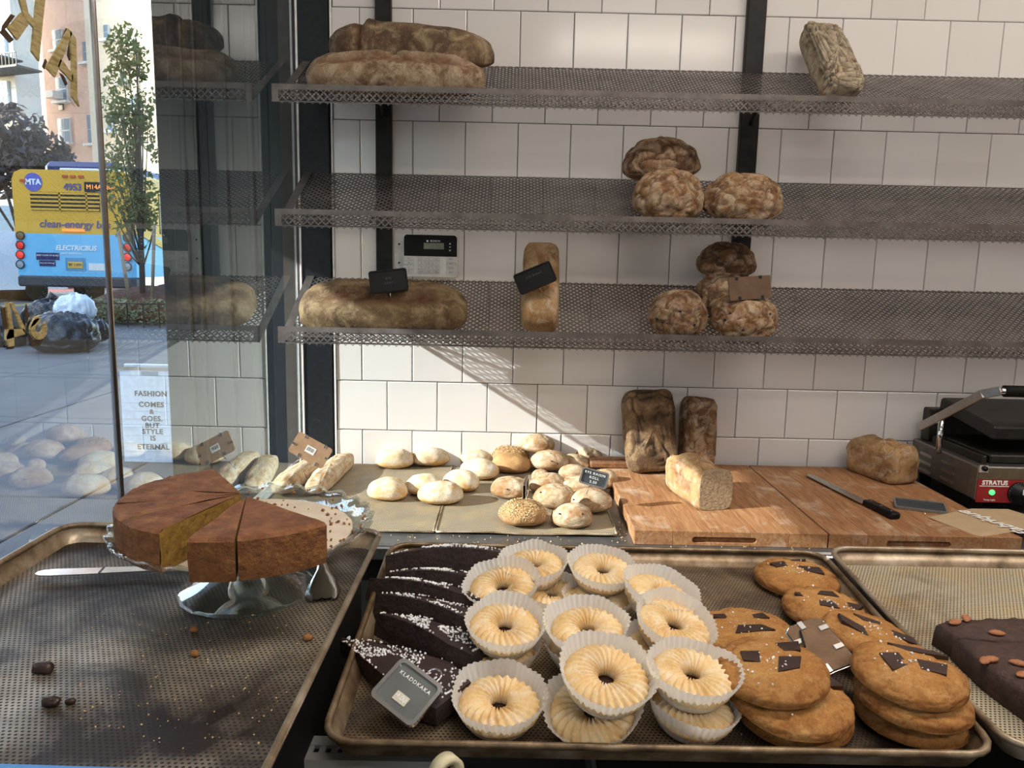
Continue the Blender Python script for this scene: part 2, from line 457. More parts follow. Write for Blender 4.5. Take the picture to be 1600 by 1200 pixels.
for i in range(3):
    t = thing('bread_shelf', SLAB[i], 'shelf', (SHX0, SY, SB[i]-0.1715), group='perforated bread shelves')
    if pm is None:
        a = pan.build('shelf_panel', M_shelf, t, M=RX(math.degrees(ALP))); b = lip.build('front_lip', M_shelf, t, M=T(0, 0, -0.0015) @ RX(90)); pm, lm = a.data, b.data
    else:
        put(bpy.data.objects.new('shelf_panel', pm), t, M=RX(math.degrees(ALP))); put(bpy.data.objects.new('front_lip', lm), t, M=T(0, 0, -0.0015) @ RX(90))
for k, (xa, xb) in enumerate(((-0.404, -0.358), (0.655, 0.708))):
    t = thing('shelf_upright', ['black steel shelf upright beside the alarm keypad', 'black steel shelf upright behind the round loaves'][k], 'shelf upright', ((xa+xb)/2, WY, 0), group='shelf uprights')
    w = xb-xa
    part('post', M_post, t, (0, -0.012, 2.25), (w, 0.024, 1.72), 0.002)
    for i in range(3):
        z = SB[i]
        arm = MB().tube([(0, -0.026, z-0.150), (0, -0.12, z-0.105), (0, -0.235, z-0.152)], 0.005, 6)
        o = arm.build('bracket_arm', M_post, t)
        MB().tube([(0.004, -0.024, z-0.150), (0.004, -0.032, z-0.150)], 0.006, 8).build('bolt', M_post, o)

# ------------------------------------------------------------------ back counter
LZ = CZ-0.635
t = thing('back_counter', 'steel topped counter running along the tiled wall', 'counter', (0.6, 1.68, 0))
part('countertop', M_counter, t, (0.35, 0.32, LZ-0.02), (3.15, 0.655, 0.04), 0.004)
part('front_panel', M_black, t, (0.35, 0.05, (LZ-0.04)/2), (3.15, 0.03, LZ-0.042))
part('front_edge', M_steel, t, (0.35, -0.006, LZ-0.022), (3.15, 0.012, 0.03), 0.003)

# ------------------------------------------------------------------ display counter under the trays
t = thing('display_counter', 'black display counter under the pastry trays', 'counter', (0.45, 0.7, 0))
part('body', M_black, t, (0.05, 0.05, 0.45), (2.2, 0.86, 0.9), 0.01)
part('deck', M_black, t, (0.40, 0.16, 0.935), (1.5, 0.62, 0.05), 0.004)
st = MB(); s0, s1 = onZ(470, 1172, -0.505), onZ(678, 1180, -0.505)
for i in range(11):
    st.box((s0.x+0.010+i*(s1.x-s0.x)/11-0.45, s0.y-0.7, s0.z), (0.007, 0.012, 0.004), 0.001)
st.box(((s0.x+s1.x)/2-0.45, s0.y-0.7-0.012, s0.z-0.004), (s1.x-s0.x, 0.012, 0.012)).box(((s0.x+s1.x)/2-0.45, s0.y-0.7+0.014, s0.z), (s1.x-s0.x, 0.016, 0.004))
st.build('perforated_strip', plain('galvanised_strip', (0.45, 0.45, 0.45), 0.4, 0.4), t)

# ------------------------------------------------------------------ bread crusts
C_bat = crust('crust_batard', (0.10, 0.055, 0.03), (0.24, 0.145, 0.08), (0.37, 0.255, 0.155), (0.50, 0.39, 0.265), (0.17, 0.07, 0.035), 0.55, 13)
C_batd = crust('crust_batard_dark', (0.05, 0.032, 0.025), (0.14, 0.085, 0.05), (0.30, 0.20, 0.11), (0.40, 0.30, 0.18), (0.10, 0.03, 0.012), 0.42, 12)
C_bat3 = crust('crust_batard_olive', (0.06, 0.036, 0.018), (0.155, 0.097, 0.048), (0.235, 0.160, 0.084), (0.31, 0.225, 0.125), (0.085, 0.028, 0.012), 0.45, 17, 0.7)
C_rye = crust('crust_rye', (0.07, 0.04, 0.02), (0.33, 0.22, 0.13), (0.46, 0.35, 0.23), (0.62, 0.52, 0.38), (0.035, 0.02, 0.012), 0.75, 20, 0.9)
C_boule = crust('crust_boule', (0.10, 0.045, 0.02), (0.29, 0.145, 0.06), (0.43, 0.26, 0.13), (0.58, 0.45, 0.31), (0.10, 0.038, 0.016), 0.55, 19, 0.8)
C_bouled = crust('crust_boule_dark', (0.06, 0.028, 0.014), (0.20, 0.10, 0.045), (0.34, 0.20, 0.10), (0.46, 0.35, 0.24), (0.06, 0.026, 0.012), 0.5, 17, 0.6)
C_tin = crust('crust_tin', (0.16, 0.075, 0.03), (0.42, 0.25, 0.11), (0.56, 0.38, 0.20), (0.58, 0.46, 0.34), (0.20, 0.075, 0.025), 0.35, 17, 0.5)
C_tind = crust('crust_tin_dark', (0.03, 0.018, 0.012), (0.17, 0.10, 0.05), (0.36, 0.235, 0.12), (0.42, 0.30, 0.18), (0.02, 0.012, 0.01), 0.3, 11, 0.7)
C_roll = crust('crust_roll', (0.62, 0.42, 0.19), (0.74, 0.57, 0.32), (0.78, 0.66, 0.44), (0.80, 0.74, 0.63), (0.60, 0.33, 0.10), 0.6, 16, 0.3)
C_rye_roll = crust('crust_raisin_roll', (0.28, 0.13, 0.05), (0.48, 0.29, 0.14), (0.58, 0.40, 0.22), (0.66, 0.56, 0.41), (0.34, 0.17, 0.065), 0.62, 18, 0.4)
C_ses = crust('crust_sesame', (0.30, 0.15, 0.05), (0.44, 0.25, 0.10), (0.52, 0.33, 0.15), (0.58, 0.42, 0.24), (0.4, 0.2, 0.1), 0.2, 20, 0.3)
C_stick = crust('crust_stick', (0.42, 0.23, 0.09), (0.62, 0.44, 0.23), (0.70, 0.56, 0.36), (0.76, 0.68, 0.54), (0.4, 0.22, 0.1), 0.6, 20, 0.4)
M_crumb = noisy('rye_crumb', [(0.28, (0.16, 0.11, 0.06)), (0.5, (0.36, 0.27, 0.165)), (0.75, (0.47, 0.37, 0.24))], 130, 6, 0.9, bmp=0.9, bscale=160, bdist=0.004)
M_raisin = plain('raisin', (0.02, 0.011, 0.009), 0.4)
M_seed = plain('sesame_seed', (0.62, 0.48, 0.28), 0.6)
M_pin = M_chrome

def ear_line(y0, wd, dz, slope=0.0, x0=-0.8, x1=0.8, seed=1):
    """a torn lip along the top of a long loaf"""
    def fn(x, y, nzv, p):
        if nzv < 0.1: return 0.0, 0.0
        c = y0 + slope*x + 0.07*math.sin(5*x+seed); t = (c-y)/wd
        k = max(0, min(1, (x-x0)*4))*max(0, min(1, (x1-x)*4))
        if t < -1.5 or t > 1.6: return 0.0, 0.0
        if t < 0: h = math.exp(-(t*2.2)**2); a = 0.25*h
        else: h = -0.55*math.exp(-((t-0.5)*2.0)**2); a = math.exp(-((t-0.45)*1.6)**2)
        return dz*h*k, a*k*(0.75+0.5*fb(p, 60, seed, 2))
    return fn
def cracked(dz, sc, seed, thr=0.10, tint=0.9):
    """plates of crust parted by cracks"""
    def fn(x, y, nzv, p):
        if nzv < -0.25: return 0.0, 0.0
        q = Vector((p.x*0.62, p.y, p.z))*sc + Vector((seed*2.1, seed*7.7, seed*4.3))
        q += Vector((noise.noise(q*1.7), noise.noise(q*1.7+Vector((9, 0, 0))), noise.noise(q*1.7+Vector((0, 9, 0)))))*0.55
        d, _ = noise.voronoi(q); e = d[1]-d[0]
        k = max(0.0, 1-e/thr)
        return dz*(min(e, 0.45)*1.8-0.35) - dz*0.8*k, tint*k
    return fn

def sloped(i, X, s, h=0, yaw=0): return Matrix.Translation(SH(i, X, s, h)) @ RX(math.degrees(ALP)) @ RZ(yaw)
def Xat(px, py, Y): return onY(px, py, Y).x

# topmost shelf
b = loaf('long_loaf', 0.468, 0.17, 0.092, C_bat, M=sloped(0, Xat(617, 112, 2.10), 0.108), e1=0.62, e2=0.58, amp=0.035, sc=13, seed=3, nu=90, nv=40, fn=ear_line(-0.25, 0.26, 0.014, 0.04, -0.88, 0.92, 2))
tag(b, 'long pale floury loaf with reddish score, lower of two on top shelf', 'bread', 'long loaves')
p = onY(643, 69, 2.15)
b = loaf('long_loaf', 0.44, 0.15, 0.105, C_batd, M=Matrix.Translation(p-Vector((0, -0.01, 0.052))) @ RX(16) @ RZ(-3) @ RY(3), e1=0.7, e2=0.62, amp=0.05, sc=11, seed=8, nu=90, nv=40,
         fn=lambda x, y, z, p: ((-0.012*math.exp(-((x+0.58)*22)**2) + 0.008*math.exp(-((x+0.50)*18)**2), math.exp(-((x+0.58)*22)**2)) if z > -0.3 else (0, 0)))
tag(b, 'dark brown long loaf with a slit end, stacked on the pale loaf', 'bread', 'long loaves')
def leaning(name, p0, p1, Wd, H, zdir, mat, **kw):
    x = Vector(p1)-Vector(p0); L = x.length
    M = frame_M((Vector(p0)+Vector(p1))/2, x, zdir) @ T(0, 0, -H/2)
    return loaf(name, L, Wd, H, mat, M=M, **kw)
b = leaning('rye_loaf', onY(1321, 143, 2.075), onY(1277, 47, 2.272), 0.100, 0.085, (0.1, -0.75, 0.62), C_rye, e1=0.42, e2=0.30, amp=0.05, sc=20, seed=4, nu=130, nv=64, low=0.8, fn=cracked(0.0045, 75, 4, 0.2, 0.8))
tag(b, 'cracked floury rye tin loaf leaning on wall at right of top shelf', 'bread')
# middle shelf: three boules
BO = [(1047, 307, 1, 0.056, 0.192, 0.165, 0.128, C_boule, 1.9, 'round brown loaf standing in front, left of the raisin loaf', 11, 0),
      (1166, 312, 1, 0.060, 0.212, 0.17, 0.118, C_boule, 2.0, 'round orange brown raisin loaf at right on middle shelf', 12, 0)]
for px, py, i, s, L, Wd, H, mt, sd, lab, seed, rs in BO:
    b = loaf('round_loaf', L, Wd, H, mt, M=sloped(i, Xat(px, py, 2.08), s+0.052), e1=0.9, e2=0.95, amp=0.05, sc=16, seed=seed, nu=130, nv=64, fn=cracked(0.0034, 21, seed, 0.17, 0.75))
    tag(b, lab, 'bread', 'round loaves')
p = onY(1033, 250, 2.20)
b = loaf('round_loaf', 0.215, 0.16, 0.118, C_bouled, M=Matrix.Translation(p-Vector((0, 0, 0.056))) @ RX(8) @ RY(-4), e1=0.9, e2=0.9, amp=0.07, sc=13, seed=15, nu=130, nv=64, fn=cracked(0.0045, 17, 5, 0.18, 1.0))
tag(b, 'dark round loaf perched behind, highest on middle shelf', 'bread', 'round loaves')
# lowest shelf
b = loaf('long_loaf', 0.452, 0.18, 0.104, C_bat3, M=sloped(2, Xat(598, 485, 2.10), 0.112), e1=0.62, e2=0.58, amp=0.028, sc=15, seed=21, nu=100, nv=44, fn=ear_line(-0.22, 0.40, 0.016, 0.02, -0.72, 0.9, 4))
tag(b, 'long olive brown loaf with dark torn top under a black sign', 'bread', 'long loaves')
b = leaning('tin_loaf', onY(843, 512, 2.062), onY(846, 384, 2.262), 0.103, 0.085, (0, -0.8, 0.6), C_tin, e1=0.5, e2=0.34, amp=0.045, sc=17, seed=23, nu=72, nv=40, low=0.8, fn=ear_line(0.1, 0.5, 0.006, 0.5, -0.5, 0.85, 3))
tag(b, 'narrow tin loaf leaning end on, behind a tilted black sign', 'bread')
for px, py, s, L, H, mt, lab, seed in ((1061, 498, 0.05, 0.160, 0.118, C_bouled, 'small round raisin loaf at front left on lowest shelf', 31), (1165, 502, 0.052, 0.182, 0.115, C_boule, 'round flaky raisin loaf under the brown card on lowest shelf', 32)):
    b = loaf('round_loaf', L, 0.15, H, mt, M=sloped(2, Xat(px, py, 2.08), s+0.046), e1=0.9, e2=0.95, amp=0.05, sc=18, seed=seed, nu=130, nv=64, fn=cracked(0.0030, 27, seed, 0.17, 0.75))
    tag(b, lab, 'bread', 'round loaves')
    rg = random.Random(seed)
    for k in range(7):
        a = rg.uniform(-2.6, -0.4); c = rg.uniform(0.2, 1.1)
        q = Vector((L/2*math.cos(c)*math.cos(a), 0.075*math.cos(c)*math.sin(a), H*0.31+H*0.66*math.sin(c)))
        MB().lathe([(0, -0.004), (0.004, -0.002), (0.0045, 0.001), (0, 0.004)], 8).build('raisin', M_raisin, b, True, M=T(*q))
p = onY(1126, 455, 2.19)
b = loaf('round_loaf', 0.150, 0.14, 0.115, C_bouled, M=Matrix.Translation(p-Vector((0, 0, 0.058))) @ RX(14), e1=0.9, e2=0.95, amp=0.05, sc=17, seed=35, nu=110, nv=60, fn=cracked(0.005, 22, 35, 0.16))
tag(b, 'round raisin loaf wedged behind the brown card', 'bread', 'round loaves')
p = onY(1134, 406, 2.245)
b = loaf('round_loaf', 0.168, 0.14, 0.100, C_bouled, M=Matrix.Translation(p-Vector((0, 0, 0.047))) @ RX(10), e1=0.9, e2=0.9, amp=0.06, sc=15, seed=36, nu=110, nv=60, fn=cracked(0.005, 18, 36, 0.15))
tag(b, 'grey brown round loaf on top of the pile on lowest shelf', 'bread', 'round loaves')

# ------------------------------------------------------------------ price signs
def quad_M(c, xa, ya):
    """frame at c with x along xa and y along ya (sign faces local +z)"""
    x = Vector(xa).normalized(); z = x.cross(Vector(ya)).normalized(); y = z.cross(x)
    m = Matrix.Identity(4)
    for i in range(3): m[i][0], m[i][1], m[i][2], m[i][3] = x[i], y[i], z[i], c[i]
    return m
def sign(label, M, w, h, face, lines, lmat, frame=M_black, pin=None, back=False, r=0.006, letter=0.010):
    t = thing('price_sign', label, 'sign', M=M, group='price signs')
    MB().prism(rrect(w, h, r), -0.003, 0.0015).build('backing_board', M_card if back is not None else face, t)
    rim = MB()
    o, i = rrect(w+0.004, h+0.004, r+0.001), rrect(w-0.004, h-0.004, r-0.001)
    n = len(o); V = [(x, y, z) for z in (-0.0015, 0.0045) for x, y in o] + [(x, y, z) for z in (-0.0015, 0.0045) for x, y in i]
    F = []
    for k in range(n):
        q = (k+1) % n
        F += [(k, q, n+q, n+k), (2*n+q, 2*n+k, 3*n+k, 3*n+q), (n+k, n+q, 3*n+q, 3*n+k), (q, k, 2*n+k, 2*n+q)]
    rim.add(V, F).build('sign_frame', frame, t)
    if not back:
        MB().prism(rrect(w-0.004, h-0.004, r-0.001), 0.0015, 0.0022).build('sign_face', face, t)
        for k, (s, yy, sz) in enumerate(lines):
            text('lettering', s, sz, lmat, t, T(0, yy, 0.0024), 0.0004, space=1.25)
    else:
        for (cx, cy, a) in back:
            MB().box((0, 0, -0.0036), (0.009, 0.006, 0.0012), 0.0004).build('metal_clip', M_chrome, t, M=T(cx, cy, 0) @ RZ(a))
    if pin:
        MB().tube([pin[0], pin[1]], 0.0011, 6).build('pin', M_pin, t, True)
    return t
def corners(tl, tr, bl, Y):
    a, b_, c = onY(tl[0], tl[1], Y[0]), onY(tr[0], tr[1], Y[1]), onY(bl[0], bl[1], Y[2])
    return a, b_, c, (b_+c)/2, (b_-a), (a-c)
a, b_, c, ce, xa, ya = corners((581, 426), (638, 420), (576, 458), (2.055, 2.07, 2.04))
sign('black price sign lying on the long olive brown loaf', quad_M(ce, xa, ya), xa.length, ya.length, M_blackgloss, [('RYE', 0.006, 0.008), ('LOAF', -0.006, 0.008)], M_dimletter, pin=((0, -0.025, -0.001), (0, -0.055, -0.012)))
a, b_, c, ce, xa, ya = corners((805, 431), (860, 408), (812, 461), (2.07, 2.07, 2.05))
sign('tilted black price sign in front of the narrow tin loaf', quad_M(ce, xa, ya), xa.length, ya.length, M_blackgloss, [('RYE BREAD', 0.008, 0.0075)], M_dimletter, pin=((0, -0.02, -0.001), (0.005, -0.04, -0.04)))
a, b_, c, ce, xa, ya = corners((1139, 434), (1204, 430), (1139, 470), (2.055, 2.065, 2.045))
M_dk = noisy('brown_board', [(0.3, (0.09, 0.048, 0.026)), (0.7, (0.14, 0.08, 0.045))], 30, rough=0.8)
t = thing('price_sign', 'plain brown card sign stuck among the round loaves', 'sign', M=quad_M(ce, xa, ya), group='price signs')
MB().prism(rrect(xa.length, ya.length, 0.003), -0.003, 0.002).build('backing_board', M_dk, t)
for cx, cy in ((-0.035, 0.026), (0.03, 0.027), (-0.03, -0.026), (0.032, -0.026)): part('metal_clip', M_post, t, (cx, cy, 0.0025), (0.008, 0.008, 0.001))
MB().tube([(0, -0.03, 0), (0, -0.06, -0.02)], 0.0011, 6).build('pin', M_pin, t)

# ------------------------------------------------------------------ alarm keypad
p0, p1 = onY(631, 367, WY-0.012), onY(715, 434, WY-0.012)
kw, kh = 0.162, 0.124
t = thing('alarm_keypad', 'black and white alarm keypad fixed to the tiles', 'keypad', (p0.x+kw/2, WY-0.002, onY(673, 400, WY).z))
MB().prism(rrect(kw, kh, 0.010), 0, 0.024).build('case', M_white, t, M=RX(90))
part('wall_plate', M_white, t, (-0.093, -0.001, 0.0), (0.036, 0.004, 0.128))
for z in (0.033, -0.022): MB().tube([(-0.096, -0.003, z), (-0.096, -0.0045, z)], 0.003, 8).build('screw_hole', M_black, t)
MB().prism([(x*0.985, max(y, -0.001)) for x, y in rrect(kw*0.985, kh*0.985, 0.010)], 0.024, 0.0255).build('black_fascia', M_blackgloss, t, M=RX(90))
part('display', plain('lcd', (0.16, 0.18, 0.14), 0.2), t, (0.010, -0.0262, 0.029), (0.060, 0.001, 0.018))
text('lettering', 'BOSCH', 0.008, M_letter, t, T(0.014, -0.0258, 0.0435) @ RX(90), 0.0002, space=1.2)
MB().lathe([(0.0028, -0.0002), (0.0028, 0.0002)], 16).build('round_emblem', M_letter, t, M=T(-0.009, -0.0258, 0.0435) @ RX(90))
for z, s in ((0.037, 1), (0.027, 0), (0.017, -1)):
    MB().prism([(-0.0028, -0.002*s), (0.0028, -0.002*s), (0, 0.003*s)] if s else [(-0.003, -0.001), (0.003, -0.001), (0, 0.002)], 0, 0.0004).build('arrow_mark', M_letter, t, M=T(0.058, -0.0255, z) @ RX(90))
M_key = plain('key_plastic', (0.62, 0.62, 0.60), 0.5)
KL = [['A', 'B', 'C', 'F'], ['1', '4', '7', 'ESC'], ['2', '5', '8', '0'], ['3', '6', '9', 'CMD'], ['NEXT', 'PREV', 'ENTER', 'MENU']]
for ci, (cx, w) in enumerate(((-0.064, 0.030), (-0.027, 0.0215), (-0.0045, 0.0215), (0.018, 0.0215), (0.062, 0.030))):
    for ri in range(4):
        z = -0.0085-ri*0.0128
        k = part('key', M_key, t, (cx, -0.0250, z), (w-0.0015, 0.003, 0.0108), 0.0006)
        text('key_mark', KL[ci][ri], 0.0062 if len(KL[ci][ri]) < 2 else 0.0050, M_ink, k, T(cx, -0.0268, z) @ RX(90), 0.0001)

# ------------------------------------------------------------------ baking sheets and rolls on the back counter
def sheet_mat(name, base, hi, dark, pitch, metal=0.55, rough=0.45, burn=0.5):
    """perforated aluminium sheet: fine round holes in staggered rows (too small to cut), baked-on stains"""
    m, t, b = nt(name); tc = t.nodes.new('ShaderNodeTexCoord'); sx = t.nodes.new('ShaderNodeSeparateXYZ')
    lk(t, tc.outputs['Object'], sx.inputs[0])
    u = math_(t, 'DIVIDE', sx.outputs[0], pitch); v = math_(t, 'DIVIDE', sx.outputs[1], pitch*0.866)
    row = math_(t, 'FLOOR', v)
    fu = math_(t, 'SUBTRACT', math_(t, 'FRACT', math_(t, 'ADD', u, math_(t, 'MULTIPLY', row, 0.5))), 0.5)
    fv = math_(t, 'SUBTRACT', math_(t, 'FRACT', v), 0.5)
    d = math_(t, 'SQRT', math_(t, 'ADD', math_(t, 'MULTIPLY', fu, fu), math_(t, 'MULTIPLY', fv, fv)))
    hole = math_(t, 'LESS_THAN', d, 0.27)
    mp = coords(t, True)
    st = ramp(t, nz(t, mp, 5.5, 8, 0.62, 0.4), [(0.62-burn*0.34, base), (0.80-burn*0.28, dark)])
    st = mix(t, ramp(t, nz(t, mp, 18, 6), [(0.45, (0, 0, 0)), (0.7, (1, 1, 1))]), st, hi, 'SOFT_LIGHT')
    lk(t, mix(t, hole, st, (0.006, 0.005, 0.004)), b.inputs['Base Color'])
    inv = math_(t, 'SUBTRACT', 1.0, hole)
    lk(t, math_(t, 'MULTIPLY', inv, metal), b.inputs['Metallic'])
    lk(t, math_(t, 'ADD', ramp(t, nz(t, mp, 9, 5), [(0.3, (rough-0.12,)*3), (0.7, (rough+0.2,)*3)]), math_(t, 'MULTIPLY', hole, 0.3)), b.inputs['Roughness'])
    bump(t, b, inv, 0.25, 0.001)
    MATS[name] = m; return m
M_sheet = sheet_mat('sheet_floury', (0.36, 0.30, 0.21), (0.7, 0.62, 0.48), (0.22, 0.16, 0.09), 0.0056, 0.25, 0.55, 0.25)
M_trayL = sheet_mat('tray_stained_left', (0.36, 0.31, 0.245), (0.6, 0.54, 0.46), (0.03, 0.02, 0.018), 0.0054, 0.55, 0.40, 0.80)
M_trayM = sheet_mat('tray_stained_middle', (0.27, 0.20, 0.125), (0.5, 0.4, 0.3), (0.02, 0.013, 0.009), 0.0048, 0.4, 0.45, 0.72)
M_trayR = sheet_mat('tray_stained_right', (0.44, 0.38, 0.27), (0.6, 0.5, 0.36), (0.16, 0.09, 0.04), 0.0048, 0.4, 0.5, 0.22)
M_rim = noisy('tray_rim', [(0.28, (0.05, 0.03, 0.018)), (0.46, (0.26, 0.19, 0.12)), (0.7, (0.50, 0.43, 0.33))], 16, rough=0.42, metal=0.5, bmp=0.1)
M_rimd = noisy('tray_rim_dark', [(0.30, (0.03, 0.018, 0.01)), (0.5, (0.18, 0.12, 0.065)), (0.75, (0.42, 0.34, 0.24))], 18, rough=0.42, metal=0.5, bmp=0.1)

def tray(label, M, w, d, mat, rim, hgt=0.022, name='baking_tray', fl=0.012, group='baking trays'):
    """sheet pan: flat perforated bottom, sloping sides, rolled rim; outer size w x d, local z=0 at the bottom"""
    t = thing(name, label, 'tray', M=M, group=group)
    c = 0.018
    bot = rrect(w-2*fl-0.008, d-2*fl-0.008, c, 4); top = rrect(w-0.008, d-0.008, c+fl, 4)
    MB().prism(bot, -0.001, 0.0).build('tray_bottom', mat, t)
    n = len(bot); V = [(x, y, 0) for x, y in bot] + [(x, y, hgt) for x, y in top] + [(x, y, hgt-0.0008) for x, y in [(p[0]*1.003, p[1]*1.003) for p in top]] + [(x*1.004, y*1.004, -0.001) for x, y in bot]
    F = []
    for k in range(n):
        q = (k+1) % n
        F += [(q, k, n+k, n+q), (k+2*n, q+2*n, q+n, k+n), (k+3*n, q+3*n, q+2*n, k+2*n)]
    mk('tray_side', V, F, rim, t, True)
    pth = [(x, y, hgt) for x, y in top]; pth.append(pth[0])
    MB().tube(pth, 0.0038, 8).build('rolled_rim', rim, t, True)
    return t
def flat_sheet(label, x0, x1, y0, y1, z):
    t = thing('baking_sheet', label, 'baking sheet', ((x0+x1)/2, (y0+y1)/2, z), group='sheets under the rolls')
    w, d = x1-x0, y1-y0
    nxx, nyy = 24, 20; V = []; F = []
    for j in range(nyy+1):
        for i in range(nxx+1):
            x = (i/nxx-0.5)*w; y = (j/nyy-0.5)*d
            e = min(0.5-abs(i/nxx-0.5), 0.5-abs(j/nyy-0.5))
            V.append((x, y, 0.010 + 0.0035*noise.noise(Vector((x*9, y*9, x0*5)))*max(0, 1-e*6) - (0.004 if j == 0 else 0)))
    m = nxx+1
    for j in range(nyy):
        for i in range(nxx): F.append((j*m+i, j*m+i+1, (j+1)*m+i+1, (j+1)*m+i))
    mk('sheet_surface', V, F, M_sheet, t, True)
    P = [V[i] for i in range(m)]
    MB().tube([(p[0], p[1], p[2]-0.001) for p in P], 0.0028, 6).build('front_edge', M_rim, t, True)
    MB().tube([V[j*m+nxx] for j in range(nyy+1)], 0.0026, 6).build('side_edge', M_rim, t, True)
    MB().tube([V[j*m] for j in range(nyy+1)], 0.0026, 6).build('side_edge', M_rim, t, True)
    return t
flat_sheet('floury perforated sheet under the pale rolls and bread sticks', -0.628, -0.172, 1.745, 2.325, LZ+0.001)
flat_sheet('floury perforated sheet under the raisin and sesame rolls', -0.166, 0.262, 1.745, 2.325, LZ+0.001)
RZL = -0.635+0.012            # roll base height relative to the camera
ROLLS = [
 # x0, x1, ytop, ybot, level, kind, yaw, label
 (588, 646, 703, 739, 0, 'w', 0, 'pale floury roll at back left beside the wall'),
 (643, 702, 700, 736, 0, 'w', 8, 'pale roll with golden side, second along the wall'),
 (575, 637, 749, 790, 0, 'w', -8, 'pale floury roll nearest the glass cake stand'),
 (634, 694, 746, 782, 0, 'w', 0, 'pale roll half hidden behind the torn floury roll'),
 (654, 723, 752, 798, 0, 'w', 6, 'large torn floury roll at front of the left sheet'),
 (692, 750, 738, 775, 0, 'w', -28, 'pale roll resting across the join of both sheets'),
 (717, 768, 701, 734, 0, 'w', -14, 'floury roll at back, left of the sesame buns'),
 (719, 779, 720, 757, 0, 'w', -18, 'floury roll in front of the sesame buns'),
 (767, 827, 699, 731, 0.010, 's', -8, 'seeded sesame bun at the back of the pair'),
 (768, 828, 712, 746, 0, 'g', -14, 'smooth golden bun in front of the seeded one'),
 (767, 826, 748, 787, 0, 'r', -6, 'pinkish floury roll beside the upright edge-on sign'),
 (829, 888, 706, 742, 0.012, 'r', 0, 'plump grey floury roll below the pointed roll'),
 (812, 865, 681, 715, 0.050, 'r', -12, 'roll tilted on the pile under the pointed roll'),
 (820, 856, 664, 694, 0.078, 'p', 0, 'pointed roll crowning the pile by the wall'),
 (850, 892, 687, 716, 0.028, 'r', 10, 'roll half hidden behind the pile by the wall'),
 (886, 942, 676, 704, 0.056, 'r', 4, 'oval raisin roll topmost beside the dark standing loaf'),
 (893, 942, 697, 733, 0.012, 'r', -12, 'raisin roll under the topmost oval roll'),
 (872, 926, 714, 742, 0.0, 'r', -10, 'shaded roll behind the written sign'),
 (872, 918, 730, 756, 0.006, 'r', 12, 'floury roll just left of the written sign'),
 (830, 858, 736, 756, 0.0, 'r', 0, 'small roll peeking out in the middle of the pile'),
 (826, 884, 744, 777, 0, 'r', 6, 'reddish roll in the middle of the right sheet'),
 (873, 934, 748, 778, 0, 'r', -6, 'reddish roll right under the written sign'),
 (835, 899, 760, 801, 0.004, 'r', 0, 'round floury raisin roll in the second row'),
 (892, 955, 767, 808, 0.004, 'r', 0, 'plain smooth roll holding the written sign'),
 (922, 964, 738, 772, 0, 'r', 0, 'brown roll behind the right side of the written sign'),
 (780, 854, 787, 830, 0, 's', 0, 'sesame covered roll at front holding an edge-on sign'),
 (861, 926, 792, 832, 0, 'r', 0, 'floury roll at the front right corner of the sheet'),
]
RM = {'w': C_roll, 'r': C_rye_roll, 's': C_ses, 'g': C_ses, 'p': C_rye_roll}
RPOS = {}
for k, (x0, x1, yt, yb, lv, kd, yaw, lab) in enumerate(ROLLS):
    cx = (x0+x1)/2; yc = yb-0.30*(yb-yt)
    q = onZ(cx, yc, RZL+lv+0.006)
    dep = (q-Vector((0, 0, CZ))).dot(CF)
    Wd = (x1-x0)*dep/FOC*1.04
    H = min(0.062, max(0.034, (yb-yt)*dep/FOC*0.98)) if kd != 'p' else 0.052
    D = Wd*0.78 if kd != 'p' else Wd*0.9
    q = onZ(cx, yc, RZL+lv)
    rgk = random.Random(k)
    tilt = rgk.uniform(-4, 4) if lv < 0.02 else rgk.uniform(-12, 12)
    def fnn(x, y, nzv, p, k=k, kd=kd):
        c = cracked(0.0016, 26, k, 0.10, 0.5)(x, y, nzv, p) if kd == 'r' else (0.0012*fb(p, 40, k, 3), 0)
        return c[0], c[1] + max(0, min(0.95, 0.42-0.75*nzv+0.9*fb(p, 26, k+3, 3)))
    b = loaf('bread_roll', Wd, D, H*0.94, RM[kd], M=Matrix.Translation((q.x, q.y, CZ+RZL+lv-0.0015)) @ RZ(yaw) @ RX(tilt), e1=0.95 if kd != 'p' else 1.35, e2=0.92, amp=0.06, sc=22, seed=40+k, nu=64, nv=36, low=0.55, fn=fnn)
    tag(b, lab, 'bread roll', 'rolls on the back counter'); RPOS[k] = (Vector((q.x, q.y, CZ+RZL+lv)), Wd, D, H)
    if kd == 's':
        pts = []
        for _ in range(1100):
            a = rgk.uniform(0, 6.283); c = math.acos(rgk.uniform(0, 0.94))
            pts.append(Vector((Wd/2*math.sin(c)*math.cos(a)*1.01, D/2*math.sin(c)*math.sin(a)*1.01, H*0.34+H*0.66*math.cos(c))))
        pebbles('sesame_seeds', pts, 0.0017, M_seed, b, k, 0.5)
    if kd == 'r':
        for _ in range(k % 3):
            a = rgk.uniform(-3.0, 0.2); c = rgk.uniform(1.0, 1.5)
            MB().lathe([(0, -0.002), (0.0030, -0.001), (0.0028, 0.001), (0, 0.002)], 7).build('raisin', M_raisin, b, True, M=T(Wd/2*math.sin(c)*math.cos(a), D/2*math.sin(c)*math.sin(a), H*0.36+H*0.63*math.cos(c)))
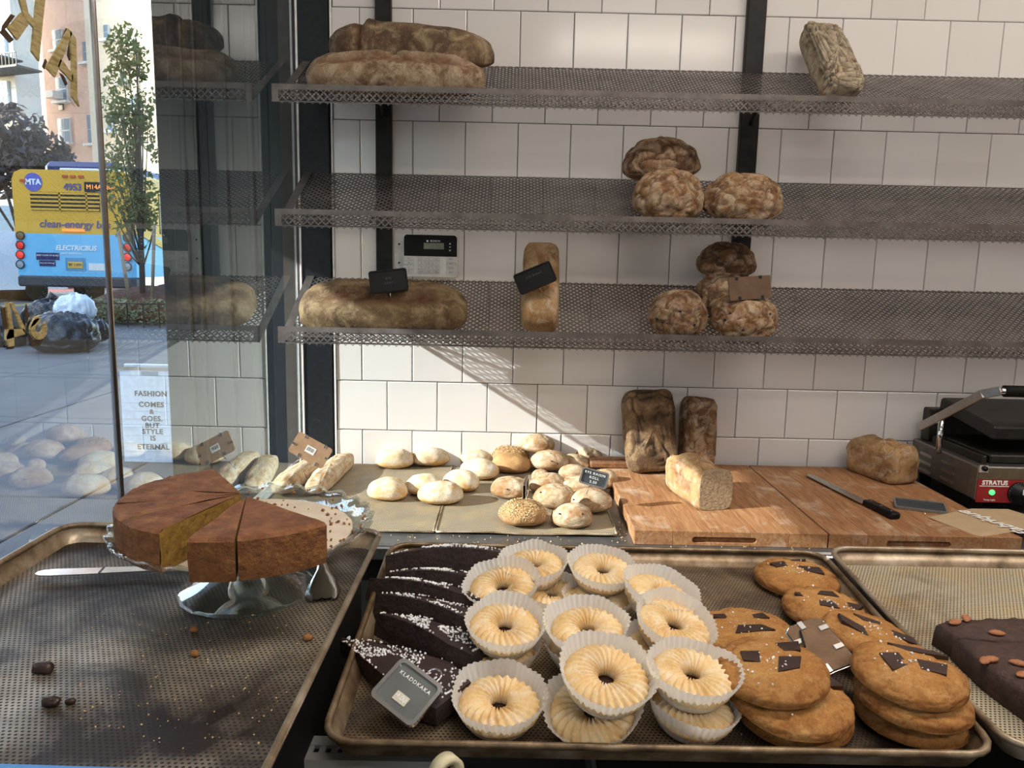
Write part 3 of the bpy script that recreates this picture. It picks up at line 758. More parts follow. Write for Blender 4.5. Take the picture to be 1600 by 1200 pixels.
# written sign on its roll
a, b_, c = onY(911, 730, 1.86), onY(951, 741, 1.86), onY(905, 753, 1.85)
xa, ya = b_-a, a-c; ce = (b_+c)/2
sign('black lettered sign on a pin stuck in a smooth roll', quad_M(ce, xa, ya), xa.length, ya.length, M_slate, [('RYE RAISIN', 0.0105, 0.0088), ('ROLL', 0.0, 0.0088), ('2.50', -0.0105, 0.0088)], M_letter, frame=M_chrome, pin=((-0.004, -0.018, -0.001), (-0.008, -0.042, -0.003)))
# edge-on sign in the sesame roll
p = onZ(820, 792, RZL+0.04)
t = sign('price sign seen edge on above the sesame roll', Matrix.Translation(p+Vector((0, 0, 0.048))) @ RZ(82) @ RX(90) @ RZ(4), 0.060, 0.040, M_slate, [], M_letter, frame=M_chrome, pin=((0, -0.02, -0.001), (0, -0.055, -0.001)))

# ------------------------------------------------------------------ bread sticks and card sign next to the window
def stick(label, p0, p1, r, seed, mat=C_stick):
    q0, q1 = Vector(p0), Vector(p1); d = q1-q0; L = d.length
    b = loaf('bread_stick', L, r*2, r*1.7, mat, M=frame_M((q0+q1)/2, d, (0, 0, 1)), e1=0.72, e2=0.55, amp=0.06, sc=16, seed=seed, nu=60, nv=26, low=0.7, fn=cracked(0.002, 30, seed, 0.08))
    tag(b, label, 'bread stick', 'bread sticks by the window'); return b
z = CZ+RZL-0.001
def gz(x, y, h=0): v = onZ(x, y, RZL+h); return v
v0, v1 = gz(488, 778), gz(532, 733); stick('floury bread stick on the right, beside the rolls', (v0.x, v0.y, z), (v1.x+0.01, v1.y+0.06, z), 0.032, 61)
v0, v1 = gz(432, 778), gz(485, 740); stick('shaded bread stick under the card sign', (v0.x, v0.y, z), (v1.x+0.02, v1.y+0.07, z), 0.032, 62)
a, b_, c = onY(470, 675, 1.97), onY(523, 704, 1.97), onY(447, 703, 1.95)
xa, ya = b_-a, a-c; ce = (b_+c)/2
t = thing('price_sign', 'brown fibreboard back of a sign pinned in a bread stick', 'sign', M=quad_M(ce, xa, ya), group='price signs')
w_, h_ = xa.length, ya.length
MB().prism(rrect(w_, h_, 0.008), -0.002, 0.002).build('backing_board', M_card, t)
for cx, cy, ro in ((-0.028, h_/2-0.004, 90), (0.028, h_/2-0.004, 90), (-w_/2+0.004, -0.006, 0), (w_/2-0.004, 0.0, 0), (-0.02, -h_/2+0.004, 90), (0.03, -h_/2+0.004, 90)):
    MB().box((0, 0, 0.0026), (0.010, 0.006, 0.0014), 0.0004).build('metal_clip', M_chrome, t, M=T(cx, cy, 0) @ RZ(ro))
lb = MB().box((0, 0, 0.0023), (0.026, 0.018, 0.0006)).build('paper_label', M_white, t, M=RZ(0))
for i in range(9): part('bar_mark', M_ink, lb, (-0.009+i*0.0022, 0.001, 0.0027), (0.0006+0.0006*(i % 3 == 0), 0.010, 0.0002))
MB().tube([(-0.012, -h_/2, -0.001), (-0.030, -h_/2-0.045, -0.003)], 0.0011, 6).build('pin', M_pin, t, True)

# ------------------------------------------------------------------ cutting boards
def wood_mat(name, a, b2, c2):
    m, t, b = nt(name); co = coords(t, True, (1.0, 7.0, 7.0) if False else (9.0, 1.0, 9.0))
    g = nz(t, co, 9, 7, 0.6, 1.2); f = nz(t, coords(t, True), 7, 8, 0.7, 0.5)
    c = ramp(t, g, [(0.3, a), (0.52, b2), (0.75, c2)])
    fl = ramp(t, f, [(0.54, (0, 0, 0)), (0.74, (0.75, 0.75, 0.75))])
    lk(t, mix(t, fl, c, (0.60, 0.50, 0.38)), b.inputs['Base Color']); b.inputs['Roughness'].default_value = 0.62
    b.inputs['Specular IOR Level'].default_value = 0.3
    bump(t, b, g, 0.15, 0.002); MATS[name] = m; return m
M_wood = wood_mat('board_wood', (0.20, 0.085, 0.035), (0.31, 0.15, 0.066), (0.42, 0.235, 0.115))
M_wooddk = wood_mat('board_wood_dark', (0.13, 0.055, 0.025), (0.20, 0.09, 0.04), (0.28, 0.14, 0.065))
M_groove = plain('groove_wood', (0.30, 0.16, 0.075), 0.7)
BZ = CZ-0.600
def board(label, x0, x1, y0, y1):
    t = thing('cutting_board', label, 'cutting board', ((x0+x1)/2, (y0+y1)/2, LZ), group='cutting boards')
    w, d, h = x1-x0, y1-y0, BZ-LZ
    n = 5; pw = w/n
    for i in range(n):
        MB().box((-w/2+pw*(i+0.5), 0, h/2), (pw-0.0003, d, h), 0.0010, seg=1).build('plank', M_wood, t)
    # finger groove carved into the front edge
    g = MB().prism(rrect(0.150, 0.015, 0.0074, 8), -0.012, 0.01, M=T(-0.015, -d/2, h*0.40) @ RX(90)).build('cutter', M_groove, t)
    for pk in [c_ for c_ in t.children if c_.name.startswith('plank')]:
        bo = pk.modifiers.new('b', 'BOOLEAN'); bo.object = g; bo.operation = 'DIFFERENCE'; bo.solver = 'EXACT'
        dg = bpy.context.evaluated_depsgraph_get(); me = bpy.data.meshes.new_from_object(pk.evaluated_get(dg)); pk.modifiers.clear(); pk.data = me
    bpy.data.objects.remove(g)
    return t
board('wooden board with finger groove holding the cut loaf', 0.297, 0.745, 1.702, 2.318)
board('wooden board with finger groove holding the bread knife', 0.748, 1.196, 1.702, 2.318)
t = thing('cutting_board', 'dark wooden board lying behind the raisin rolls', 'cutting board', (0.205, 2.285, BZ), group='cutting boards')
MB().box((0.11, 0, 0.009), (0.13, 0.085, 0.017), 0.003).build('plank', M_wooddk, t)

# loaves on the boards
def fnl(seed, a=0.004, sc=26): return cracked(a, sc, seed, 0.10)
q = onZ(1024, 738, -0.583); zb2 = BZ+0.019
b = leaning('tin_loaf', Vector((q.x, 2.205, BZ)), Vector((q.x-0.012, 2.272, BZ+0.240)), 0.150, 0.085, (0.1, -0.97, 0.2), C_tind, e1=0.45, e2=0.35, amp=0.06, sc=12, seed=71, nu=72, nv=40, low=0.8, fn=fnl(71, 0.006, 15))
tag(b, 'wide scorched dark loaf standing on end against the tiles', 'bread')
q = onZ(1086, 722, -0.583)
b = leaning('tin_loaf', Vector((q.x, 2.250, BZ)), Vector((q.x+0.004, 2.290, BZ+0.215)), 0.104, 0.080, (0.1, -0.97, 0.2), C_bouled, e1=0.45, e2=0.32, amp=0.05, sc=13, seed=72, nu=72, nv=40, low=0.8, fn=fnl(72, 0.004, 22))
tag(b, 'narrow brown loaf standing on end, right of the scorched loaf', 'bread')
def lying(name, f, bk, Wd, H, mat, **kw):
    d = Vector(f)-Vector(bk); M = frame_M((Vector(f)+Vector(bk))/2, d, (0, 0, 1))
    return loaf(name, d.length, Wd, H, mat, M=M, **kw), d.length
f = onZ(1124, 802, -0.600); f.z = BZ; bk = Vector((f.x-0.055, f.y+0.235, BZ))
L = (f-bk).length
dome = lambda s: (lambda x, y, z, p: ((0.010*max(0, 1-y*y)*(1+0.5*math.sin(9*x+2*y)) if z > 0.3 else 0.0)+cracked(0.003, 26, s, 0.10)(x, y, z, p)[0], cracked(0.003, 26, s, 0.10)(x, y, z, p)[1]*0.7))
b, L = lying('cut_loaf', f, bk, 0.096, 0.098, C_tin, e1=0.42, e2=0.34, amp=0.03, sc=15, seed=74, nu=90, nv=46, low=0.8, fn=dome(74), cut=L*0.40)
tag(b, 'half loaf of bread with its cut face towards the front', 'bread')
P = []
for k in range(48):
    th = 2*math.pi*k/48; yy = 0.0445*sp(math.cos(th), 0.42); zz = 0.050*sp(math.sin(th), 0.42)
    zz += 0.006*max(0, 1-(yy/0.045)**2) if zz > 0 else 0
    P.append((yy, zz+0.051))
MB().prism(P, 0, 0.0015).build('cut_face', M_crumb, b, M=T(L*0.40, 0, 0) @ RZ(90) @ RX(90))
f = onZ(1416, 759, -0.600); f.z = BZ; bk = Vector((f.x-0.062, f.y+0.185, BZ))
b, _ = lying('tin_loaf', f, bk, 0.106, 0.108, C_tin, e1=0.42, e2=0.34, amp=0.035, sc=15, seed=76, nu=80, nv=44, low=0.8, fn=dome(76))
tag(b, 'whole golden tin loaf beside the sandwich press', 'bread')

# bread knife
a, c, e = onZ(1262, 743, -0.599), onZ(1346, 789, -0.599), onZ(1400, 812, -0.599)
for v in (a, c, e): v.z = BZ+0.0012
d = e-a; L = d.length; lb_ = (c-a).length
t = thing('bread_knife', 'bread knife with black riveted handle on the board', 'knife', M=frame_M(a, d, (0, 0, 1)))
MB().prism([(0, 0.002), (0.012, -0.014), (lb_, -0.016), (lb_+0.01, 0.014), (lb_, 0.014), (0.03, 0.012)], 0.004, 0.0055).build('blade', M_steel, t)
hd = MB(); hl = L-lb_
hd.box((lb_+hl/2, 0.0, 0.008), (hl, 0.028, 0.016), 0.006, seg=3).build('handle', M_blackgloss, t, True)
for i in range(3): MB().lathe([(0.0028, 0), (0.0028, 0.0006)], 10).build('rivet', M_chrome, t, M=T(lb_+hl*(0.15+0.34*i), 0, 0.0158))
# sign lying face up on the board
a, b_, c = onZ(1396, 779, -0.590), onZ(1474, 788, -0.590), onZ(1400, 793, -0.597)
xa, ya = b_-a, a-c; ce = (b_+c)/2
sign('black price sign lying on the cutting board', quad_M(ce, xa, ya), xa.length, ya.length*1.0, M_slate, [('RYE BREAD', 0.004, 0.0085)], M_dimletter, frame=plain('dull_frame', (0.25, 0.25, 0.24), 0.5, 0.6), pin=((0, -0.016, 0), (0.008, -0.046, -0.002)))
# paper bag
pts = [onZ(x, y, -0.597) for x, y in ((1450, 808), (1518, 795), (1575, 795), (1640, 815), (1600, 828), (1532, 837))]
M_paper = plain('kraft_paper', (0.43, 0.31, 0.185), 0.8, 0, 0.06)
t = thing('paper_bag', 'flat brown paper bag with white script hanging over the board edge', 'paper bag', (0, 0, 0))
ct = sum(pts, Vector())/6
V = []; NR = 5
for k in range(NR+1):
    for q in pts:
        w = ct.lerp(q, k/NR); w.z = BZ+0.003+0.002*noise.noise(w*18)+(0.0 if w.y > 1.72 else -0.004)
        V.append(w)
F = []
for k in range(NR):
    for i in range(6): F.append((k*6+i, k*6+(i+1) % 6, (k+1)*6+(i+1) % 6, (k+1)*6+i))
V2 = [Vector(v)-Vector((0, 0, 0.0014)) for v in V]; n0 = len(V)
F2 = [tuple(n0+i for i in reversed(f_)) for f_ in F] + [(NR*6+i, NR*6+(i+1) % 6, n0+NR*6+(i+1) % 6, n0+NR*6+i) for i in range(6)]
F = [tuple(reversed(f_)) for f_ in F]
mk('paper_sheet', V+V2, [tuple(reversed(f_)) for f_ in F+F2], M_paper, t)
a, b_ = onZ(1586, 824, -0.590), onZ(1523, 803, -0.590)
a.z = b_.z = BZ+0.0062
text('lettering', 'Fabrique', 0.052, M_letter, t, frame_M((a+b_)/2, b_-a, (0, 0, 1)), 0.0002, shear=0.3, bold=0.0006)

# ------------------------------------------------------------------ sandwich press
q = onZ(1522, 789, -0.606)
gx, gy = q.x, q.y
GW, GD, GH = 0.40, WY-0.03-gy, 0.105
t = thing('sandwich_press', 'steel sandwich press with red control panel and raised lid arm', 'sandwich press', (gx, gy, LZ+0.029))
PZ = LZ+0.029
M_press = plain('press_steel', (0.20, 0.19, 0.18), 0.38, 0.85, 0.15, 40)
M_iron = noisy('burnt_iron', [(0.3, (0.006, 0.005, 0.005)), (0.75, (0.03, 0.026, 0.022))], 30, rough=0.45, metal=0.3, bmp=0.3)
M_red = plain('red_panel', (0.26, 0.012, 0.014), 0.35)
body = MB().box((GW/2, GD/2, GH/2+0.006), (GW, GD, GH-0.012), 0.004).build('body', M_press, t)
for j in range(3):
    for i in range(2):
        MB().prism(rrect(0.066, 0.0085, 0.004), 0, 0.0025).build('vent_louvre', M_steel, body, M=T(-0.0005, GD*(0.40+0.34*i), 0.078-0.024*j-0.004*i) @ RZ(-90) @ RX(90))
part('control_panel', M_red, t, (GW/2, -0.0015, 0.040), (GW-0.002, 0.004, 0.062))
part('front_band', plain('bronze_band', (0.20, 0.155, 0.10), 0.4, 0.7), t, (GW/2, -0.001, 0.087), (GW-0.002, 0.003, 0.030))
text('lettering', 'STRATUS', 0.0165, M_letter, t, T(0.046, -0.004, 0.0625) @ RX(90), 0.0004, bold=0.0006)
part('white_rule', M_letter, t, (0.045, -0.0038, 0.0535), (0.078, 0.001, 0.0018))
MB().lathe([(0.0075, 0), (0.0075, 0.003), (0, 0.005)], 14).build('indicator_light', plain('green_light', (0.05, 0.5, 0.1), 0.3, emit=((0.1, 1.0, 0.25), 1.2)), t, True, M=T(0.040, -0.004, 0.037) @ RX(90))
text('lettering', 'Temp Light', 0.007, M_letter, t, T(0.036, -0.004, 0.016) @ RX(90), 0.0002)
k_ = MB().lathe([(0.030, 0), (0.030, 0.004), (0.024, 0.006), (0.021, 0.022), (0, 0.024)], 24).build('dial_knob', M_blackgloss, t, True, M=T(0.112, -0.004, 0.036) @ RX(90))
for i in range(16): part('dial_mark', M_letter, k_, (0.0275*math.cos(R_(60+i*15)), 0.0275*math.sin(R_(60+i*15)), 0.0045), (0.0012, 0.0012, 0.0006))
part('dial_pointer', M_letter, k_, (-0.004, 0.009, 0.0243), (0.003, 0.014, 0.001))
# corner latch box
part('latch_plate', M_chrome, t, (0.012, -0.003, 0.100), (0.026, 0.004, 0.020), 0.001)
MB().lathe([(0.007, 0), (0.007, 0.004), (0, 0.006)], 12).build('latch_knob', M_blackgloss, t, True, M=T(0.014, -0.005, 0.101) @ RX(90))
# lower and upper plates
part('drip_edge', M_iron, t, (0.032, GD*0.45, GH+0.010), (0.012, GD*0.74, 0.026), 0.003)
part('lower_plate', M_iron, t, (GW/2+0.02, GD*0.50, GH+0.012), (GW-0.06, GD*0.80, 0.024), 0.004)
part('back_upright', M_iron, t, (GW/2, GD-0.025, GH+0.050), (GW-0.04, 0.040, 0.100), 0.004)
up = MB().box((GW/2+0.03, 0, 0), (GW-0.05, GD*0.80, 0.040), 0.006).build('upper_plate', M_iron, t, M=T(0, GD*0.52, GH+0.098) @ RX(7))
# arm: steel bar rising forward to the handle
pa, pb, pc = onY(1438, 667, gy+0.20), onY(1535, 616, gy+0.02), onY(1562, 611, gy+0.0)
loc = lambda v: v-Vector((gx, gy, PZ))
for fx_ in (0.03, 0.36):
    for fy_ in (0.04, GD-0.04): MB().lathe([(0.016, -0.0285), (0.018, 0.006)], 12).build('rubber_foot', M_black, t, M=T(fx_, fy_, 0))
A, B_, C_ = loc(pa), loc(pb), loc(pc)
arm = MB(); PA = [A, A.lerp(B_, 0.5), B_, C_]
for i in range(3):
    u = PA[i]; v = PA[i+1]; arm.box((0, 0, 0), ((v-u).length+0.006, 0.010, 0.024), 0.002, M=frame_M((u+v)/2, v-u, (0, 0, 1)))
arm.build('lid_arm', M_steel, t)
MB().tube([C_, C_+Vector((0.03, 0, 0.0))], 0.009, 12).build('handle_ferrule', M_chrome, t, True)
MB().tube([C_+Vector((0.012, 0, 0.0)), C_+Vector((0.30, 0.0, 0.0))], 0.0155, 14).build('lid_handle', M_black, t, True)
s0 = loc(onY(1467, 700, gy+0.16)); s1 = loc(onY(1471, 655, gy+0.16))
MB().tube([Vector((s0.x, s0.y, GH-0.004)), s1], 0.0075, 10).build('spring_post', M_chrome, t, True)

# ------------------------------------------------------------------ foreground trays
KA = math.atan(KT)
TZ = lambda Y: CZ-0.473+KT*(Y-0.66)
w3, d3 = 0.655, 0.447
ym = 0.888
tray('sloping stained tray holding shortbread rings, cookies and chocolate cake', Matrix.Translation((0.152, ym, TZ(ym)-0.0005)) @ RX(math.degrees(KA)), w3, d3, M_trayM, M_rimd)
tray('pale stained tray at the right holding almond brownie', Matrix.Translation((0.152+w3+0.004, ym+0.006, TZ(ym)+0.004)) @ RX(math.degrees(KA)), w3, d3+0.004, M_trayR, M_rim)
LTZ = CZ-0.400
tray('stained tray at the left under the cake stand', Matrix.Translation((-0.401, 0.722, LTZ)), 0.457, 0.660, M_trayL, M_rim)
st = thing('tray_riser', 'black riser block under the left tray', 'riser', (-0.401, 0.72, 0.9))
part('riser_block', M_black, st, (0, 0, 0.097), (0.40, 0.60, 0.19), 0.004)
tq = onZ(170, 1200, -0.395)
tp = MB().box((0, 0, 0), (0.30, 0.012, 0.0012)).build('blue_tape', plain('blue_tape_film', (0.05, 0.22, 0.55), 0.4), None, loc=(-0.385, tq.y+0.001, LTZ+0.0012), rot=(0, 0, -0.02))
tag(tp, 'strip of blue tape along the front of the left tray', 'tape')

# ------------------------------------------------------------------ cake stand with cut cake
CX, CY = -0.313, 0.888
t = thing('cake_stand', 'scalloped clear glass cake stand on the left tray', 'cake stand', (CX, CY, LTZ+0.0005))
NS = 26
def scal(r, z, th, i):
    k = max(0, (r-0.125)/0.024)
    return r*(1+0.012*k*math.cos(NS*th)), z + 0.0022*k*math.cos(NS*th)
PR = [(0.001, 0.073), (0.05, 0.073), (0.11, 0.0735), (0.126, 0.076), (0.138, 0.083), (0.1485, 0.090), (0.151, 0.0885), (0.149, 0.084), (0.138, 0.075), (0.125, 0.069), (0.05, 0.068), (0.020, 0.066), (0.001, 0.066)]
MB().lathe(PR, 208, fn=scal).build('glass_plate', M_glass, t, True)
PF = [(0.001, 0.066), (0.021, 0.066), (0.017, 0.055), (0.019, 0.040), (0.034, 0.026), (0.058, 0.014), (0.077, 0.0055), (0.081, 0.003), (0.081, 0.0005), (0.074, 0.0005), (0.056, 0.008), (0.034, 0.018), (0.016, 0.028), (0.001, 0.032)]
MB().lathe(PF, 96, fn=lambda r, z, th, i: (r*(1+0.008*max(0, (r-0.06)/0.02)*math.cos(18*th)), z)).build('glass_foot', M_glass, t, True)
pl = MB().lathe([(0.001, 0.0), (0.126, 0.0), (0.126, 0.0008), (0.001, 0.0008)], 48).build('paper_round', plain('baking_paper', (0.62, 0.52, 0.40), 0.7), None, loc=(CX, CY, LTZ+0.0755))
tag(pl, 'round of baking paper lining the cake stand', 'baking paper')
M_cakeside = noisy('cake_side', [(0.3, (0.13, 0.045, 0.012)), (0.55, (0.24, 0.095, 0.026)), (0.75, (0.36, 0.17, 0.05))], 80, rough=0.8, bmp=1.0, bscale=190, bdist=0.006)
M_caketop = noisy('cake_top', [(0.3, (0.115, 0.036, 0.012)), (0.52, (0.21, 0.078, 0.026)), (0.78, (0.36, 0.165, 0.065))], 48, rough=0.75, bmp=1.0, bscale=150, bdist=0.006)
M_cakecut = noisy('cake_crumb', [(0.3, (0.17, 0.085, 0.012)), (0.55, (0.27, 0.155, 0.024)), (0.78, (0.36, 0.23, 0.05))], 90, rough=0.9, bmp=0.8, bscale=150, bdist=0.003)
def wedge(label, a0, a1, R, H, off, seed, name='cake_piece'):
    th = thing(name, label, 'cake', (CX+off[0], CY+off[1], LTZ+0.0766), group='pieces of the round cake')
    n = max(6, int(abs(a1-a0)/3)); V = []
    jag = lambda k, z: R*(1+0.008*noise.noise(Vector((k*0.9, z*60, seed))))
    ang = [R_(a0+(a1-a0)*k/n) for k in range(n+1)]
    zs = [0.0, H*0.25, H*0.5, H*0.75, H*0.93]
    for z in zs:
        for k, a in enumerate(ang): r = jag(k, z)*(1.0 if z > 0 else 0.985); V.append((r*math.cos(a), r*math.sin(a), z))
    F = []; m = n+1
    for j in range(len(zs)-1):
        for k in range(n): F.append((j*m+k, j*m+k+1, (j+1)*m+k+1, (j+1)*m+k))
    mk('cake_side', V, F, M_cakeside, th, True)
    # domed top with rounded edge
    V = []; F = []; rr = [0.0, 0.3, 0.6, 0.85, 0.97, 1.0]
    for i, q in enumerate(rr):
        for k, a in enumerate(ang):
            r = jag(k, zs[-1])*q; x, y = r*math.cos(a), r*math.sin(a)
            z = H*(1.02-0.02*q*q)+0.0022*fb((x, y, 0), 70, seed, 3) if q < 1 else H*0.93
            V.append((x, y, z))
    for j in range(len(rr)-1):
        for k in range(n): F.append((j*m+k, (j+1)*m+k, (j+1)*m+k+1, j*m+k+1))
    F = [tuple(reversed(f)) for f in F]
    F = [tuple(reversed(f)) for f in F]
    mk('browned_top', V, F, M_caketop, th, True)
    for s, a in ((1, ang[0]), (-1, ang[-1])):
        V = []; F = []; N1, N2 = 16, 6
        nrm = Vector((math.sin(a), -math.cos(a), 0))*s
        for j in range(N2+1):
            for i in range(N1+1):
                r = R*i/N1*(0.995); z = H*1.0*j/N2
                if i == N1: z = min(z, H*0.93)
                p = Vector((r*math.cos(a), r*math.sin(a), z)) + nrm*(0.0010*noise.noise(Vector((r*150, z*150, seed+s))))
                V.append(p)
        for j in range(N2):
            for i in range(N1):
                f = (j*(N1+1)+i, j*(N1+1)+i+1, (j+1)*(N1+1)+i+1, (j+1)*(N1+1)+i); F.append(f if s > 0 else tuple(reversed(f)))
        mk('cut_side', V, F, M_cakecut, th)
    MB().prism([(0, 0)]+[(R*0.98*math.cos(a), R*0.98*math.sin(a)) for a in ang], 0, 0.001).build('cake_base', M_cakeside, th)
    return th
CH = 0.046
for k_, (a0_, a1_, lb2) in enumerate(((124, 149, 'slice of brown cake at the very back of the left half'), (149.6, 175, 'slice of brown cake second from the back of the left half'), (175.6, 201, 'middle slice of the left half of the brown cake'), (201.6, 227, 'slice of brown cake next to the one with the bare cut side'), (227.6, 253.5, 'slice of brown cake showing its yellow cut side at the gap'))):
    wedge(lb2, a0_, a1_, 0.136, CH*(1+0.012*(k_ % 2)), (-0.004, -0.004), 10+k_)
wedge('narrow wedge of brown cake in front of the gap', -94.5, -75.5, 0.140, CH, (0.006, -0.016), 2)
wedge('wide wedge of brown cake on the right of the stand', -75.0, -36, 0.140, CH, (0.007, -0.015), 3)
sc = [(-3, 0.3)]
cr = []
rg = random.Random(5)
for _ in range(60):
    a = rg.uniform(-30, 110); r = rg.uniform(0.09, 0.142); cr.append(Vector((CX+r*math.cos(R_(a)), CY+r*math.sin(R_(a)), LTZ+0.077+max(0, r-0.127)*0.8+0.001)))
M_crumbs = plain('cake_crumbs', (0.24, 0.105, 0.03), 0.8)
tag(pebbles('cake_crumbs', cr, 0.0024, M_crumbs, None, 4), 'brown cake crumbs scattered on the glass plate', 'crumbs')

# spatula and tongs on the left tray
a, b_ = onZ(57, 899, -0.392), onZ(225, 893, -0.392)
d = b_-a
t = thing('palette_knife', 'steel palette knife sticking out from behind the cake stand', 'palette knife', M=frame_M((a.x, a.y, LTZ+0.010), (d.x, d.y, 0), (0, 0, 1)))
L = 0.17
blade = [(0.0, -0.004), (0.006, -0.0085), (0.02, -0.0105), (0.075, -0.0095), (0.075, 0.0095), (0.02, 0.0105), (0.006, 0.0085), (0.0, 0.004)]
MB().prism(blade, 0, 0.0016).build('blade', plain('bright_blade', (0.72, 0.74, 0.78), 0.18, 1.0), t)
MB().prism([(0.075, -0.0095), (L, -0.006), (L, 0.006), (0.075, 0.0095)], 0, 0.002).build('shank', M_steel, t)
MB().tube([(0.0755, -0.0095, 0.0022), (0.0755, 0.0095, 0.0022)], 0.0012, 6).build('collar', M_steel, t)
a = onZ(513, 935, -0.398)
t = thing('serving_tongs', 'steel serving tongs lying behind the glass foot', 'tongs', M=frame_M((a.x-0.004, a.y-0.004, LTZ+0.001), (-0.07, 0.25, 0), (0, 0, 1)))
def claw(r, z, th, i): return r, z
cl = MB(); V = []; F = []; NN = 10
prof = [(0.0, 0.016, 0.004), (0.012, 0.020, 0.010), (0.03, 0.018, 0.018), (0.045, 0.011, 0.024), (0.075, 0.0065, 0.027), (0.14, 0.008, 0.026)]
for x, w, h in prof:
    for k in range(NN):
        a2 = math.pi*k/(NN-1); sc2 = 1+(0.10*math.cos(9*a2) if x < 0.02 else 0)
        V.append((x-(0.004*abs(math.sin(4.5*a2)) if x == 0 else 0), w*math.cos(a2)*sc2, h*0.35+h*0.65*math.sin(a2)))
for i in range(len(prof)-1):
    for k in range(NN-1): F.append((i*NN+k, i*NN+k+1, (i+1)*NN+k+1, (i+1)*NN+k))
V += [(v[0], v[1]*0.9, v[2]-0.0012) for v in V]; n0 = len(V)//2
F += [tuple(n0+i for i in reversed(f)) for f in F]
mk('upper_claw', V, F, M_chrome, t, True)
mk('lower_claw', [(v[0]+0.004, v[1]*0.95, max(0.0, v[2]*0.4)) for v in V], F, M_steel, t, True)

# chocolate bits and crumbs on the left tray
M_choc = noisy('dark_chocolate', [(0.3, (0.018, 0.008, 0.006)), (0.7, (0.04, 0.018, 0.012))], 60, rough=0.35, bmp=0.2)
for x, y, s, lab in ((68, 1047, 0.012, 'flaky dark chocolate crumb on the left tray'), (80, 1099, 0.010, 'shiny dark chocolate drop near the tray corner'), (110, 1096, 0.006, 'tiny chocolate chip beside the shiny drop')):
    p = onZ(x, y, -0.398); b = loaf('chocolate_crumb', s*1.6, s*1.1, s*0.9, M_choc, M=T(p.x, p.y, LTZ), e1=0.8, e2=0.8, amp=0.25, sc=150, seed=int(x), nu=16, nv=10)
    tag(b, lab, 'crumb')
for x, y, lab in ((303, 984, 'brown cake crumb below the glass foot'), (304, 1022, 'larger brown cake crumb on the left tray'), (481, 997, 'brown crumb by the right rim of the left tray')):
    p = onZ(x, y, -0.398); b = loaf('cake_crumb', 0.010, 0.008, 0.007, M_crumbs, M=T(p.x, p.y, LTZ), amp=0.25, sc=150, seed=int(x), nu=14, nv=8); tag(b, lab, 'crumb')
pts = []
for _ in range(170):
    p = onZ(rg.uniform(120, 560), rg.uniform(950, 1170), -0.3985)
    if p.x < -0.19: pts.append(Vector((p.x, p.y, LTZ+0.0006)))
tag(pebbles('tray_crumbs', pts, 0.0010, plain('pale_crumbs', (0.6, 0.42, 0.2), 0.8), None, 9), 'fine pale crumbs scattered over the left tray', 'crumbs')

# ------------------------------------------------------------------ chocolate cake slices
M_chocake = noisy('chocolate_cake', [(0.3, (0.012, 0.006, 0.005)), (0.6, (0.028, 0.013, 0.010)), (0.8, (0.05, 0.024, 0.018))], 70, rough=0.85, bmp=0.9, bscale=170, bdist=0.003)
M_choctop = noisy('chocolate_top', [(0.3, (0.020, 0.009, 0.008)), (0.7, (0.036, 0.016, 0.014))], 40, rough=0.6, bmp=0.4, bscale=110)
M_sugar = plain('pearl_sugar', (0.85, 0.85, 0.86), 0.5)
def choc_slice(label, tip, end, tilt, seed, wmax=0.062, H=0.032, lift=0.0, dense=1.0):
    a = TR(tip[0], tip[1], lift+0.02); e = TR(end[0], end[1], lift+0.02); d = e-a
    L = d.length; mid = (a+e)/2
    M = frame_M((mid.x, mid.y, TZ(mid.y)+lift), (d.x, d.y, 0), (0, 0, 1)) @ RX(tilt)
    t = thing('chocolate_cake_slice', label, 'cake slice', M=M, group='chocolate cake slices')
    rg = random.Random(seed); n = 20; V = []; F = []
    pw = lambda u: wmax*(0.10+0.90*min(1, u*1.25))*(1-0.25*max(0, u-0.8)/0.2)
    rows = []
    for k in range(n+1):
        u = k/n; x = -L/2+L*u; w = pw(u); hh = H*(0.55+0.45*math.sin(math.pi*min(1, 0.15+u*0.7)))
        jit = lambda s: 0.0014*noise.noise(Vector((x*90, s*7.0, seed)))
        rows.append([(x, -w/2+jit(1), 0), (x, -w/2+jit(2), hh*0.5), (x, -w/2+0.002+jit(3), hh*0.96), (x, -w*0.2, hh+jit(4)), (x, w*0.2, hh+jit(5)), (x, w/2-0.002, hh*0.96), (x, w/2+jit(6), hh*0.5), (x, w/2, 0)])
    m = 8
    for r in rows: V += r
    side = []; top = []
    for k in range(n):
        for i in range(m-1):
            f = (k*m+i, (k+1)*m+i, (k+1)*m+i+1, k*m+i+1)
            (top if 2 <= i <= 4 else side).append(f)
        side.append((k*m+m-1, (k+1)*m+m-1, (k+1)*m, k*m))
    side += [tuple(range(m-1, -1, -1)), tuple(n*m+i for i in range(m))]
    mk('cake_body', V, side, M_chocake, t); mk('cake_top', V, top, M_choctop, t, True)
    pts = []
    for _ in range(int(330*dense)):
        u = min(0.97, max(0.05, rg.gauss(0.55, 0.23))); v = rg.gauss(0.0, 0.16)
        if noise.noise(Vector((u*5, v*5, seed*3.1))) < -0.12: continue
        w = pw(u); hh = H*(0.55+0.45*math.sin(math.pi*min(1, 0.15+u*0.7)))
        pts.append(Vector((-L/2+L*u, max(-0.46, min(0.46, v*1.7))*w, hh+0.0008)))
    pebbles('pearl_sugar', pts, 0.0015, M_sugar, t, seed, 0.9)
    return t
choc_slice('chocolate cake slice at the very back of the row', (602, 888), (795, 880), -16, 1, 0.050, 0.046, 0.012)
choc_slice('chocolate cake slice second from the back', (600, 905), (762, 916), -18, 2, 0.042, 0.036, 0.012)
